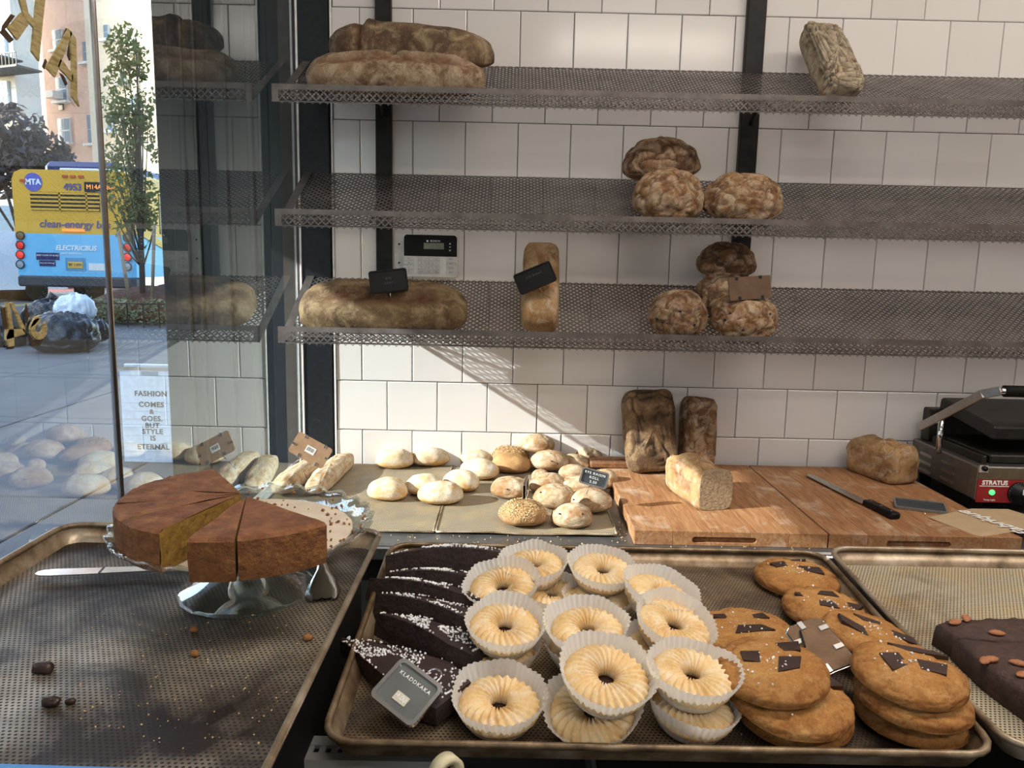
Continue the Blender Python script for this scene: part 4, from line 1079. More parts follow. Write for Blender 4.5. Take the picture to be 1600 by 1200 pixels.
choc_slice('chocolate cake slice with tip over the tray rim', (572, 912), (752, 948), -18, 3, 0.042, 0.036, 0.014)
choc_slice('chocolate cake slice third from the front', (583, 935), (758, 985), -15, 4, 0.044, 0.036, 0.012)
choc_slice('chocolate cake slice behind the front one', (586, 964), (750, 1032), -8, 5, 0.048, 0.036, 0.010, dense=1.2)
choc_slice('front chocolate cake slice thick with pearl sugar', (536, 990), (712, 1088), 8, 6, 0.074, 0.026, 0.004, dense=1.8)

# framed sign among the slices
a, b_, c = TR(627, 1030, 0.055), TR(688, 1076, 0.040), TR(584, 1089, 0.035)
xa, ya = b_-a, a-c; ce = (b_+c)/2
s_ = sign('square chrome framed sign tilted against the front chocolate slice', quad_M(ce, xa, ya), xa.length, ya.length, plain('grey_glass_board', (0.13, 0.14, 0.14), 0.15), [('KLADDKAKA', 0.012, 0.0058)], M_letter, frame=M_chrome, r=0.006)
MB().box((0, -0.009, 0.0026), (0.016, 0.010, 0.0008)).build('price_label', plain('cream_label', (0.55, 0.52, 0.42), 0.5), s_)
text('lettering', '4.00', 0.0078, M_letter, s_, T(0, -0.009, 0.0032), 0.0003)
ring = [(0.009+0.008*math.cos(R_(k*30)), ya.length/2+0.007+0.008*math.sin(R_(k*30)), 0.001-0.004*math.sin(R_(k*15))) for k in range(13)]
MB().tube(ring, 0.0011, 6).build('wire_loop', M_chrome, s_, True)

# ------------------------------------------------------------------ shortbread rings in paper cups
M_short = noisy('shortbread', [(0.3, (0.60, 0.36, 0.13)), (0.5, (0.74, 0.52, 0.25)), (0.72, (0.80, 0.66, 0.42))], 45, rough=0.75, bmp=0.3, bscale=160)
def sugar_dust(m):
    t = m.node_tree; b = t.nodes['Principled BSDF']; l = b.inputs['Base Color'].links[0].from_socket
    f = ramp(t, nz(t, coords(t), 55, 8, 0.75), [(0.5, (0, 0, 0)), (0.72, (0.8, 0.8, 0.8))])
    lk(t, mix(t, f, l, (0.86, 0.80, 0.70)), b.inputs['Base Color'])
sugar_dust(M_short)
M_jam = plain('dark_jam', (0.03, 0.012, 0.008), 0.3)
def paper_mat():
    m, t, b = nt('cup_paper'); setc(b.inputs['Base Color'], (0.92, 0.90, 0.86)); b.inputs['Roughness'].default_value = 0.6
    tr = t.nodes.new('ShaderNodeBsdfTranslucent'); setc(tr.inputs[0], (0.94, 0.90, 0.82))
    mi = t.nodes.new('ShaderNodeMixShader'); mi.inputs[0].default_value = 0.45
    o = t.nodes['Material Output']; lk(t, b.outputs[0], mi.inputs[1]); lk(t, tr.outputs[0], mi.inputs[2]); lk(t, mi.outputs[0], o.inputs[0]); return m
M_cup = paper_mat()
def ring_mesh(seed, nrid):
    V = []; F = []; nu, nv = nrid*8, 18
    R0, r0 = 0.0252, 0.0166
    for i in range(nu):
        th = 2*math.pi*i/nu
        for j in range(nv):
            ph = 2*math.pi*j/nv
            rd = math.cos(nrid*th+3.0*ph)
            k = 1+0.17*rd*max(0, 0.3+0.7*math.sin(ph)) + 0.05*noise.noise(Vector((math.cos(th)*2, math.sin(th)*2, seed*1.3+math.sin(ph))))
            r = r0*k; z = r*math.sin(ph)*0.68
            V.append(((R0+r*math.cos(ph))*math.cos(th), (R0+r*math.cos(ph))*math.sin(th), max(z, -0.0095)+0.0105))
    for i in range(nu):
        for j in range(nv): F.append((i*nv+j, ((i+1) % nu)*nv+j, ((i+1) % nu)*nv+(j+1) % nv, i*nv+(j+1) % nv))
    return V, F
def cup_mesh(seed):
    V = []; F = []; NF = 44; nu = NF*4; rows = [(0.0, 0.0005), (0.031, 0.0), (0.0335, 0.003), (0.0385, 0.013), (0.0435, 0.024), (0.0475, 0.034)]
    for r, z in rows:
        for i in range(nu):
            th = 2*math.pi*i/nu; am = 0.0013*max(0, (r-0.03)/0.0175)
            w = noise.noise(Vector((math.cos(th)*1.5, math.sin(th)*1.5, seed*2.7)))*max(0, z/0.034)
            rr = r + am*math.cos(NF*th)*(1.0) + 0.005*w
            V.append((rr*math.cos(th), rr*math.sin(th), z*(1+0.10*w)))
    for j in range(len(rows)-1):
        for i in range(nu): F.append((j*nu+i, j*nu+(i+1) % nu, (j+1)*nu+(i+1) % nu, (j+1)*nu+i))
    return V, F
PROTO = []
for s in range(3):
    ring_v = ring_mesh(s+1, 24+s*2); cup_v = cup_mesh(s+1)
    PROTO.append((ring_v, cup_v))
ME = []
for s in range(3):
    a_ = mk('biscuit_ring', *PROTO[s][0], M_short, None, True); b2 = mk('paper_cup', *PROTO[s][1], M_cup, None, True); j_ = MB().lathe([(0.0, 0.0075), (0.009, 0.007), (0.0115, 0.004), (0.0, 0.0005)], 16).build('jam_filling', M_jam, None, True)
    sd = MB()
    ME.append((a_.data, b2.data, j_.data))
    for o in (a_, b2, j_): bpy.data.objects.remove(o)
SHORT = [  # px, py of the ring centre, height of cup base, tilt toward viewer, side tilt, size, label
 (835, 886, 0.030, 6, -4, 1.00, 'shortbread ring at the back left of the cup cluster'),
 (940, 893, 0.030, 8, 3, 1.00, 'shortbread ring at the back right of the cup cluster'),
 (788, 918, 0.026, 10, -8, 1.04, 'shortbread ring tilted against the chocolate slices'),
 (1022, 930, 0.030, 4, 14, 1.04, 'shortbread ring with wide dark centre nearest the loose cookies'),
 (788, 980, 0.036, 8, 2, 1.00, 'shortbread ring stacked on another beside the sugar slice'),
 (778, 1020, 0.000, 2, -2, 1.06, 'squashed shortbread ring at the bottom of the left stack'),
 (918, 985, 0.034, 6, -2, 1.02, 'shortbread ring in the middle of the cluster'),
 (1046, 977, 0.026, 10, 12, 1.06, 'shortbread ring tilted right beside the cookie with big chunk'),
 (944, 1056, 0.038, 12, 4, 1.08, 'shortbread ring stacked highest in the front row'),
 (928, 1106, 0.002, 16, -8, 1.06, 'shortbread ring under the highest one in the front row'),
 (1078, 1056, 0.034, 4, 4, 1.04, 'shortbread ring on top of the right front stack'),
 (1078, 1106, 0.000, 2, 6, 1.06, 'shortbread ring at the bottom of the right front stack'),
 (780, 1100, 0.002, 4, 0, 1.04, 'single shortbread ring next to the framed sign'),
 (858, 930, 0.002, 4, 8, 1.00, 'shortbread ring half hidden under the back left ring'),
 (935, 940, 0.002, 2, 0, 1.00, 'shortbread ring half hidden under the back right ring'),
 (912, 1012, 0.002, 4, 0, 1.02, 'shortbread ring buried under the middle one'),
 (1030, 1018, 0.000, 2, 2, 1.00, 'shortbread ring buried under the tilted right one'),
]
for k, (x, y, h, tf, ts, s, lab) in enumerate(SHORT):
    p = TR(x, y, h+0.018*s)
    M = Matrix.Translation((p.x, p.y, TZ(p.y)+h+0.0006)) @ RX(math.degrees(KA)+0.0) @ RX(-tf*-0.0+tf) @ RY(ts) @ RZ(k*47) @ Matrix.Scale(s*0.98, 4)
    t = thing('shortbread_ring', lab, 'shortbread', M=M, group='shortbread rings in paper cups')
    rm, cm, jm = ME[k % 3]
    put(bpy.data.objects.new('biscuit_ring', rm), t, M=T(0, 0, 0.0065) @ Matrix.Scale(0.98, 4)); put(bpy.data.objects.new('paper_cup', cm), t); put(bpy.data.objects.new('jam_filling', jm), t, M=T(0, 0, 0.0065))

# ------------------------------------------------------------------ cookies
M_cookie = crust('cookie_dough', (0.34, 0.145, 0.035), (0.46, 0.22, 0.062), (0.55, 0.30, 0.10), (0.58, 0.34, 0.13), (0.24, 0.085, 0.02), 0.35, 20, 0.55)
M_salt = plain('salt_flake', (0.88, 0.87, 0.85), 0.3)
M_chunk = noisy('chocolate_chunk', [(0.3, (0.022, 0.009, 0.006)), (0.7, (0.045, 0.02, 0.013))], 40, rough=0.4, bmp=0.15)
def cookie(label, px, py, h, tf, ts, R, chunks, seed, Hc=0.024):
    p = TR(px, py, h+Hc*0.7)
    M = Matrix.Translation((p.x, p.y, TZ(p.y)+h)) @ RX(math.degrees(KA)+tf) @ RY(ts)
    t = thing('chocolate_chunk_cookie', label, 'cookie', M=M, group='chocolate chunk cookies')
    def fn(x, y, z, q):
        r = math.hypot(x, y)
        e = max(0, 1-abs(r-0.80)/0.18)
        ck = cracked(1, 55, seed, 0.16, 1)(x, y, max(z, 0.0), q)[1]*max(0, min(1, (r-0.45)*3)) if z > -0.2 else 0
        return 0.0022*fb(q, 60, seed, 3)*(0.4+e) - (0.0012*e if z > 0 else 0) - 0.0016*ck, max(0, min(1, (r-0.72)*2.2+0.5*fb(q, 40, seed+2, 2)))*0.75 + 0.5*ck
    loaf('cookie_body', 2*R, 2*R*0.96, Hc, M_cookie, t, e1=0.72, e2=1.0, amp=0.03, sc=22, seed=seed, nu=110, nv=44, low=0.6, fn=fn)
    rg = random.Random(seed)
    for (cx, cy, w, d, a) in chunks:
        poly = []
        for k in range(4):
            an = R_(45+90*k+rg.uniform(-28, 28)); q = rg.uniform(0.65, 1.25)
            poly.append((w*0.72*q*math.cos(an), d*0.72*q*math.sin(an)))
        r2 = min(1, math.hypot(cx, cy)/R)
        z = Hc*(0.975-0.30*r2**3)
        MB().prism(poly, -0.004, 0.0009).build('chocolate_chunk', M_chunk, t, M=T(cx, cy, z) @ RZ(a) @ RY(-18*cx/R*r2) @ RX(18*cy/R*r2*-1 if False else 0))
    pts = []
    for _ in range(26):
        a = rg.uniform(0, 6.28); r = abs(rg.gauss(0, 0.4))*R
        if r < R*0.85: pts.append(Vector((r*math.cos(a), r*math.sin(a), Hc*(0.99-0.30*(r/R)**3)+0.001)))
    pebbles('salt_flakes', pts, 0.0014, M_salt, t, seed, 0.6)
    return t
cookie('single cookie at the back of the tray by the rim', 1245, 896, 0, 0, 0, 0.058, [(-0.022, 0.018, 0.020, 0.018, 20), (0.020, 0.004, 0.030, 0.026, -8), (0.012, 0.032, 0.018, 0.010, 0)], 1)
cookie('cookie behind the brown sign lying under another', 1292, 946, 0.0, 2, 4, 0.058, [(0.004, 0.022, 0.034, 0.010, -14), (-0.006, -0.006, 0.020, 0.016, -10), (-0.034, 0.016, 0.012, 0.009, 0), (0.030, -0.006, 0.018, 0.016, -25)], 2)
cookie('cookie overlapping right of the brown sign', 1362, 990, 0.016, 3, 12, 0.060, [(-0.026, 0.000, 0.052, 0.014, -34), (0.000, 0.022, 0.028, 0.012, -18), (0.026, -0.002, 0.032, 0.014, -30)], 3)
cookie('cookie with big chunk next to the paper cups', 1164, 985, 0.006, 2, -4, 0.060, [(0.006, -0.006, 0.036, 0.024, 6), (-0.022, 0.026, 0.020, 0.010, 0), (0.022, 0.022, 0.020, 0.010, -8)], 4)
cookie('bottom cookie of the left front stack', 1240, 1103, 0.0, 0, 0, 0.059, [(0.03, 0.03, 0.02, 0.01, 0)], 5)
cookie('middle cookie of the left front stack with chunk at its right', 1234, 1080, 0.023, 3, 2, 0.062, [(0.042, 0.020, 0.016, 0.030, 20), (-0.010, -0.012, 0.018, 0.014, 0)], 6)
cookie('top cookie of the left front stack leaning left', 1208, 1038, 0.045, 3, -3, 0.0575, [(-0.020, 0.010, 0.024, 0.020, 0), (0.014, -0.004, 0.028, 0.022, 10), (0.022, 0.022, 0.024, 0.016, -10)], 7)
cookie('bottom cookie of the right front stack', 1424, 1102, 0.0, 0, 0, 0.057, [(0.0, 0.0, 0.02, 0.01, 0)], 8)
cookie('middle cookie of the right front stack', 1426, 1078, 0.022, 0, 2, 0.058, [(0.0, 0.0, 0.02, 0.01, 0)], 9)
cookie('top cookie of the right front stack with three chunks', 1419, 1042, 0.043, 2, 2, 0.0575, [(-0.016, 0.004, 0.026, 0.026, 0), (0.014, 0.024, 0.052, 0.009, -16), (0.022, -0.004, 0.030, 0.018, -20)], 10)
# back of a sign stuck between the cookies
a, b_, c = TR(1236, 982, 0.050), TR(1290, 962, 0.062), TR(1270, 1060, 0.028)
xa, ya = b_-a, a-c; ce = (b_+c)/2
s_ = thing('price_sign', 'rounded brown back of a sign standing between the cookies', 'sign', M=quad_M(ce, xa, ya), group='price signs')
w_, h_ = xa.length, ya.length
MB().prism(rrect(w_, h_, 0.009), -0.003, 0.002).build('backing_board', noisy('brown_fibre', [(0.3, (0.13, 0.075, 0.04)), (0.7, (0.22, 0.13, 0.07))], 40, rough=0.85), s_)
MB().tube([(p_[0], p_[1], -0.001) for p_ in rrect(w_+0.002, h_+0.002, 0.010)+rrect(w_+0.002, h_+0.002, 0.010)[:1]], 0.0016, 6).build('sign_frame', M_chrome, s_, True)
for cx, cy, ro in ((-0.003, h_/2-0.004, 90), (w_/2-0.005, h_/2-0.016, 0), (-w_/2+0.005, 0.012, 0), (w_/2-0.005, -h_/2+0.024, 0), (-0.010, -h_/2+0.004, 90)):
    MB().box((0, 0, 0.0027), (0.011, 0.0065, 0.0014), 0.0004).build('metal_clip', M_steel, s_, M=T(cx, cy, 0) @ RZ(ro))
MB().tube([(-w_/2+0.014, 0.024, 0.003), (-w_/2+0.004, 0.0, 0.008)], 0.0013, 6).build('pin', M_post, s_)

# ------------------------------------------------------------------ almond brownie on the right tray
M_brownie = noisy('brownie', [(0.3, (0.022, 0.010, 0.007)), (0.55, (0.05, 0.022, 0.014)), (0.78, (0.085, 0.04, 0.024))], 55, rough=0.7, bmp=0.8, bscale=130, bdist=0.004)
M_almond = noisy('almond_skin', [(0.3, (0.26, 0.085, 0.03)), (0.7, (0.40, 0.16, 0.06))], 60, rough=0.6, bmp=0.3, st=(1, 5, 5))
c0 = TR(1462, 985, 0.03)
def brownie(label, poly, H, seed):
    P = [TR(x, y, H) for x, y in poly]; ct = sum(P, Vector())/len(P)
    t = thing('almond_brownie', label, 'brownie', (ct.x, ct.y, TZ(ct.y)+0.004), (KA, 0, 0), group='almond brownies')
    n = len(P); V = []; rings = [(1.0, 0.0), (1.0, 0.5), (0.985, 0.86), (0.93, 1.0), (0.6, 1.02), (0.3, 1.0), (0.02, 1.0)]
    Q = []
    for i in range(n):
        for k in range(8): Q.append(P[i].lerp(P[(i+1) % n], k/8)-ct)
    m = len(Q)
    for s, z in rings:
        for q in Q:
            f = 1+0.02*noise.noise(Vector((q.x*70, q.y*70, z*3+seed)))
            V.append((q.x*s*f, q.y*s*f, H*z+0.0022*fb((q.x*s, q.y*s, 0), 60, seed, 3)*(1 if z > 0.8 else 0)))
    F = [tuple(range(m-1, -1, -1))]
    for j in range(len(rings)-1):
        for i in range(m): F.append((j*m+i, j*m+(i+1) % m, (j+1)*m+(i+1) % m, (j+1)*m+i))
    mk('brownie_body', V, F, M_brownie, t, True)
    return t, ct
def almonds(t, ct, H, L):
    for x, y, a in L:
        p = TR(x, y, H+0.002)-ct
        MB().lathe([(0, -0.0095), (0.0035, -0.007), (0.0055, -0.001), (0.0045, 0.005), (0, 0.0105)], 10).build('almond', M_almond, t, True, M=T(p.x, p.y, H+0.0028) @ RZ(a) @ RY(90) @ Matrix.Diagonal((0.55, 1, 1, 1)))
t, ct = brownie('back piece of chocolate brownie with two almonds on its corner', [(1459, 976), (1478, 972), (1560, 968), (1640, 970), (1760, 975), (1775, 1006), (1640, 1008), (1560, 1004), (1490, 997)], 0.030, 3)
almonds(t, ct, 0.030, [(1490, 976, 20), (1507, 970, 60), (1555, 993, -10)])
t, ct = brownie('front piece of chocolate brownie dotted with almonds', [(1488, 998), (1560, 1005), (1640, 1010), (1776, 1008), (1800, 1080), (1790, 1140), (1690, 1158), (1600, 1088), (1540, 1046)], 0.030, 5)
almonds(t, ct, 0.030, [(1546, 1034, 10), (1588, 1040, -20), (1596, 1058, 15), (1536, 1036, 40)])
pts = []
for _ in range(110):
    x, y = rg.uniform(620, 1280), rg.uniform(870, 1170); p = TR(x, y, 0.0005); pts.append(p)
for _ in range(50):
    x, y = rg.uniform(1320, 1590), rg.uniform(885, 960); p = TR(x, y, 0.0050); pts.append(p)
tag(pebbles('pastry_crumbs', pts, 0.0011, plain('mixed_crumbs', (0.5, 0.36, 0.2), 0.8), None, 19), 'fine pastry crumbs strewn over the middle and right trays', 'crumbs')
pts = []
for _ in range(260):
    x, y = rg.uniform(240, 1595), rg.uniform(836, 860); p = onZ(x, y, -0.634)
    if 1.675 < p.y < 1.745 or (p.y < 1.70 and p.y > 1.675): pts.append(p)
for _ in range(120):
    x, y = rg.uniform(965, 1000), rg.uniform(770, 845); p = onZ(x, y, -0.634)
    if p.x < 0.29 and p.x > 0.265: pts.append(p)
tag(pebbles('counter_crumbs', pts, 0.0018, plain('golden_crumbs', (0.62, 0.45, 0.22), 0.8), None, 29), 'golden crumbs along the edge of the back counter', 'crumbs')
# tape roll under the tray edge
p = onY(697, 1186, 0.60)
t = thing('tape_roll', 'roll of cream tape with blue end below the middle tray', 'tape', M=Matrix.Translation((p.x, 0.60, p.z-0.012)) @ RZ(40) @ RX(90))
MB().lathe([(0.009, -0.006), (0.015, -0.006), (0.015, 0.006), (0.009, 0.006)], 32, close=True).build('tape_winding', plain('cream_tape', (0.55, 0.50, 0.33), 0.5), t, True)
part('blue_end', plain('blue_plastic', (0.02, 0.06, 0.5), 0.4), t, (-0.014, 0.004, 0.009), (0.012, 0.010, 0.002))

# ------------------------------------------------------------------ gold lettering on the window glass
M_gold = noisy('gold_leaf_paint', [(0.3, (0.22, 0.15, 0.05)), (0.5, (0.50, 0.40, 0.18)), (0.72, (0.66, 0.57, 0.32))], 40, rough=0.4, metal=0.35, bmp=0.2, st=(1, 1, 6))
M_golddk = plain('letter_shade_paint', (0.05, 0.028, 0.012), 0.6)
def glyph(label, strokes, shade):
    ctr = onX(*strokes[0][0], GX+0.003)
    t = thing('painted_letter', label, 'letter', ctr, group='gold letters on the window')
    for k, (polys, mt, nm, x0, x1) in enumerate(((strokes, M_gold, 'gold_stroke', 0.0018, 0.0042), (shade, M_golddk, 'shade_stroke', 0.0005, 0.0018))):
        for pl_ in polys:
            P = [onX(a, b, GX+0.002) for a, b in pl_]; n = len(P)
            V = [(GX+x0-ctr.x, p.y-ctr.y, p.z-ctr.z) for p in P] + [(GX+x1-ctr.x, p.y-ctr.y, p.z-ctr.z) for p in P]
            F = [tuple(range(n)), tuple(range(2*n-1, n-1, -1))] + [((k2+1) % n, k2, n+k2, n+(k2+1) % n) for k2 in range(n)]
            mk(nm, V, F, mt, t)
glyph('gold painted letter A on the upper window glass', [[(105, 45), (111, 51), (84, 121), (70, 106)], [(107, 48), (117, 60), (119, 152), (122, 167), (110, 150), (110, 95)], [(92, 92), (97, 96), (112, 118), (111, 128), (88, 104)]], [[(94, 114), (100, 118), (106, 131), (103, 134)], [(104, 44), (108, 47), (96, 70), (92, 74)], [(111, 52), (114, 56), (113, 90), (109, 95), (106, 86)], [(67, 104), (72, 92), (74, 96), (70, 108)]])
glyph('gold painted letter strokes at the top corner of the window', [[(57, -30), (72, -30), (64, 40), (59, 96), (47, 80), (52, 30)], [(20, -30), (32, -30), (42, 20), (52, 32), (50, 43), (35, 25)], [(31, 20), (43, 37), (25, 63), (10, 44)]], [[(18, 22), (24, 25), (12, 42), (3, 50), (5, 40)], [(0, 50), (8, 45), (22, 62), (16, 67)]])
glyph('gold painted figure four at the lower left of the window glass', [[(7, 472), (12, 473), (19, 515), (20, 540), (12, 542), (7, 527), (12, 514)], [(12.5, 473), (17, 472), (37, 512), (37, 522), (31, 512)], [(7, 515), (36, 514), (37, 522), (7, 531)]], [[(2, 482), (8, 480), (12, 512), (8, 520)], [(10, 540), (22, 538), (22, 545), (12, 546)]])
ringp = [[(58.5+13.5*math.cos(R_(a)), 514+17*math.sin(R_(a))) for a in (k*20, (k+1)*20)] + [(58.5+6*math.cos(R_(a)), 513+6.5*math.sin(R_(a))) for a in ((k+1)*20, k*20)] for k in range(18) if not 14 <= k <= 15]
glyph('round gold painted figure six in front of the rubbish bags', ringp + [[(45, 512), (52, 496), (61, 492), (58, 500), (51, 508)]], [[(44, 520), (52, 531), (62, 531), (72, 518), (73, 522), (63, 540), (50, 541)], [(39, 485), (42, 475), (45, 490), (43, 505)]])

# ------------------------------------------------------------------ street outside
M_side = noisy('pavement_concrete', [(0.3, (0.095, 0.095, 0.10)), (0.6, (0.135, 0.135, 0.14)), (0.8, (0.18, 0.18, 0.185))], 2.2, 9, rough=0.85, bmp=0.2, bscale=60)
M_asph = noisy('asphalt', [(0.3, (0.09, 0.09, 0.095)), (0.7, (0.13, 0.13, 0.135))], 3, 8, rough=0.9, bmp=0.3, bscale=80)
sw = struct(part('sidewalk', plain('joint_dirt', (0.06, 0.06, 0.065), 0.9), None, (-4.4, 8.0, GR-0.115), (7.4, 60, 0.2)), 'concrete sidewalk outside the window', 'sidewalk')
smesh = MB().box((0, 0, 0), (1.46, 1.96, 0.06), 0.006)
sme = None
for i in range(5):
    for j in range(16):
        if sme is None:
            o = smesh.build('slab', M_side, sw); sme = o.data
        else: o = put(bpy.data.objects.new('slab', sme), sw)
        o.location = (-0.75-0.73-i*1.472, -7.0+j*1.975, GR-0.03+0.001*((i*7+j*3) % 3))
kb = struct(part('kerb', noisy('kerb_stone', [(0.3, (0.3, 0.3, 0.3)), (0.7, (0.4, 0.4, 0.4))], 5), None, (-8.2, 8, GR-0.1), (0.2, 60, 0.2), 0.02), 'stone kerb along the street', 'kerb')
struct(part('roadway', M_asph, None, (-24.3, 20, GR-0.18), (32, 140, 0.1)), 'asphalt street', 'road')
for k, x in enumerate((-13.2, -13.5)):
    struct(part('lane_marking', plain('yellow_road_paint', (0.62, 0.42, 0.08), 0.8), None, (x, 25, GR-0.128), (0.12, 60, 0.006)), ['inner', 'outer'][k]+' yellow centre line on the street', 'road marking')
struct(part('bus_lane_paint', plain('red_road_paint', (0.28, 0.10, 0.09), 0.85), None, (-18.5, 30, GR-0.129), (3.2, 70, 0.004)), 'red painted bus lane across the street', 'road marking')

# dark pilaster just outside the glass
M_pier = noisy('pilaster_paint', [(0.3, (0.012, 0.016, 0.022)), (0.7, (0.022, 0.028, 0.036))], 8, rough=0.4, bmp=0.05)
pr_ = struct(part('pilaster', M_pier, None, (-0.875, 2.66, 2.2), (0.424, 0.48, 4.0), 0.004), 'dark painted pilaster outside the window', 'pilaster')
for k, (x, w) in enumerate(((-1.02, 0.045), (-0.965, 0.012), (-0.90, 0.06), (-0.80, 0.020), (-0.72, 0.05))):
    part('moulding', M_pier, pr_, (x+0.875-0.875, 2.416-2.66+2.66-0.001, 2.2), (w, 0.016, 3.99), 0.004)
struct(part('neighbour_facade', plain('facade_grey', (0.2, 0.19, 0.18), 0.8), None, (-0.77, 9.5, 3.2), (0.2, 13.0, 6.0)), 'facade of the next shop along the sidewalk', 'building')
# unseen canopy added over the window: keeps the sun off the upper shelves
aw = thing('awning', 'dark canvas awning over the shop window', 'awning', (-0.79, 0.2, 0))
MB().box((0, 0, 0), (1.755, 4.3, 0.012), M=T(-0.755, 0, 2.645) @ RY(-28)).build('canvas', plain('awning_canvas', (0.03, 0.035, 0.045), 0.8), aw)
for y in (-2.0, 0.0, 2.0): MB().tube([(-0.02, y, 2.6), (-1.45, y, 2.24)], 0.012, 8).build('awning_arm', M_post, aw)

# sandwich board
P0 = onZ(192, 721, -1.25); YB = P0.y
zt = onY(225, 574, YB).z; xl = onY(191, 640, YB).x; xc = onY(238, 640, YB).x
wB = 2*(xc-xl)
M_sb = plain('whiteboard_plastic', (0.68, 0.74, 0.80), 0.45)
t = thing('sandwich_board', 'white sandwich board with black letters standing on the sidewalk', 'sign', (xc, YB, GR))
hB = zt-GR
part('front_panel', M_sb, t, (0, 0.0, hB/2), (wB, 0.02, hB), 0.004)
MB().box((0, 0.16, hB/2-0.01), (wB, 0.02, hB), M=None).build('rear_panel', M_sb, t, M=T(0, 0.02, 0) @ RX(12))
part('top_bar', plain('tan_strip', (0.35, 0.29, 0.22), 0.6), t, (0, -0.002, hB-0.008), (wB, 0.026, 0.016))
part('grip_slot', plain('slot_grey', (0.25, 0.28, 0.32), 0.6), t, (0.0, -0.0115, hB-0.034), (0.10, 0.004, 0.022))
for s, y, z in (('FASHION', 615, 0.044), ('COMES', 632, 0.044), ('&', 643, 0.04), ('GOES.', 654, 0.044), ('BUT', 664.5, 0.044), ('STYLE', 674, 0.044), ('IS', 684.5, 0.044), ('ETERNAL', 698, 0.044)):
    text('lettering', s, z, M_ink, t, T(0.0, -0.0115, onY(238, y, YB).z-GR) @ RX(90), 0.0008, space=1.1, bold=0.0012)
for k in range(7): part('letter_rail', plain('rail_grey', (0.45, 0.5, 0.56), 0.5), t, (0, -0.0108, hB*(0.12+0.085*k)), (wB*0.94, 0.002, 0.0025))

# rubbish bags
M_bag = plain('black_bin_bag', (0.012, 0.013, 0.016), 0.34, 0, 0.3, 20, 0.0, 0.1)
M_wbag = plain('white_bin_bag', (0.74, 0.78, 0.84), 0.35, 0, 0.1, 10)
def bag(label, x0, x1, yt, yb, Y=None, mat=M_bag, seed=1, knot=True):
    q = onZ((x0+x1)/2, yb-4, -1.25) if Y is None else onY((x0+x1)/2, yb, Y)
    dep = q.y/CF.y; Wd = (x1-x0)*dep/FOC*1.0; H = (yb-yt)*dep/FOC*0.97
    z = GR if Y is None else q.z
    def fn(x, y, zz, p):
        a = math.atan2(y, x); f = abs(noise.noise(Vector((math.cos(a)*2.2, math.sin(a)*2.2, p.z*2.5+seed))))
        return (0.10*Wd*(f-0.25) + 0.06*Wd*(1-2*abs(noise.noise(p*9+Vector((seed, 0, 0)))))), 0
    b = loaf('rubbish_bag', Wd*0.92, Wd*0.85, H*0.95, mat, M=T(q.x, q.y, z-0.02), e1=0.85, e2=0.9, amp=0.06, sc=4, seed=seed, nu=60, nv=36, low=0.7, fn=fn)
    tag(b, label, 'rubbish bag', 'rubbish bags on the sidewalk')
    if knot: MB().tube([(0, 0, H*0.88), (0.02, 0, H*1.0), (0.06, 0.02, H*1.1)], [0.05, 0.025, 0.06], 8).build('knot', mat, b, True)
    return q
qb = bag('large black rubbish bag in front on the sidewalk', 52, 153, 486, 553, seed=3, knot=False)
bag('black rubbish bag with knot behind the large one', 44, 116, 462, 520, qb.y+0.75, seed=5)
bag('white rubbish bag lying on top of the black ones', 89, 149, 456, 500, qb.y+0.55, M_wbag, 7, False)
bag('flat black rubbish bag right of the large one', 138, 172, 494, 531, qb.y+0.9, seed=9, knot=False)
bag('black rubbish bag at the left edge of the window', -30, 46, 474, 546, qb.y+0.5, seed=11, knot=False)

# bus seen from behind
BY = 17.5
zy = lambda y: onY(120, y, BY).z
bx0, bx1 = onY(27, 400, BY).x, onY(213, 410, BY).x
bw = bx1-bx0; bc = (bx0+bx1)/2
M_yel = plain('bus_yellow', (0.74, 0.39, 0.035), 0.35, 0, 0.04, 2)
M_blu = plain('bus_blue', (0.16, 0.50, 0.74), 0.35, 0, 0.04, 2)
M_navy = plain('bus_navy', (0.012, 0.02, 0.10), 0.3)
M_grey = plain('bumper_rubber', (0.045, 0.05, 0.055), 0.6)
M_dark = plain('bus_dark_glass', (0.01, 0.012, 0.018), 0.15)
t = thing('city_bus', 'yellow and blue electric city bus seen from behind', 'bus', (bc, BY, GR-0.13))
z0 = GR-0.13; ZZ = lambda y: zy(y)-z0
zt_, zm, zl, zb_ = ZZ(266), ZZ(366), ZZ(432), ZZ(449)
def rect_prof(w, za, zb, r):      # outline in x,z with rounded top corners
    return [(-w/2, za), (w/2, za), (w/2, zb-r), (w/2-r*0.3, zb-r*0.3), (w/2-r, zb), (-w/2+r, zb), (-w/2+r*0.3, zb-r*0.3), (-w/2, zb-r)]
LB = 12.0
MB().prism(rect_prof(bw, zm, zt_, 0.22), -LB, 0, M=RX(90)).build('upper_body', M_yel, t)
MB().prism([(-bw/2, zl), (bw/2, zl), (bw/2, zm), (-bw/2, zm)], -LB, 0, M=RX(90)).build('lower_body', M_blu, t)
part('rear_bumper', M_grey, t, (0, 0.1, (zl+zb_)/2), (bw*1.0, 0.35, zl-zb_), 0.04)
part('roof_pod', M_navy, t, (-0.38, 3.0, zt_+0.10), (1.7, 4.0, 0.42), 0.12)
part('roof_hatch', M_white, t, (0.1, 1.5, zt_+0.03), (1.3, 2.0, 0.14), 0.02)
part('side_window_band', M_dark, t, (bw/2+0.005, 6.5, zm+0.55), (0.02, 10.5, 0.95))
part('side_navy_panel', M_navy, t, (bw/2+0.004, 7.5, zm-0.05), (0.02, 9.0, 0.40))
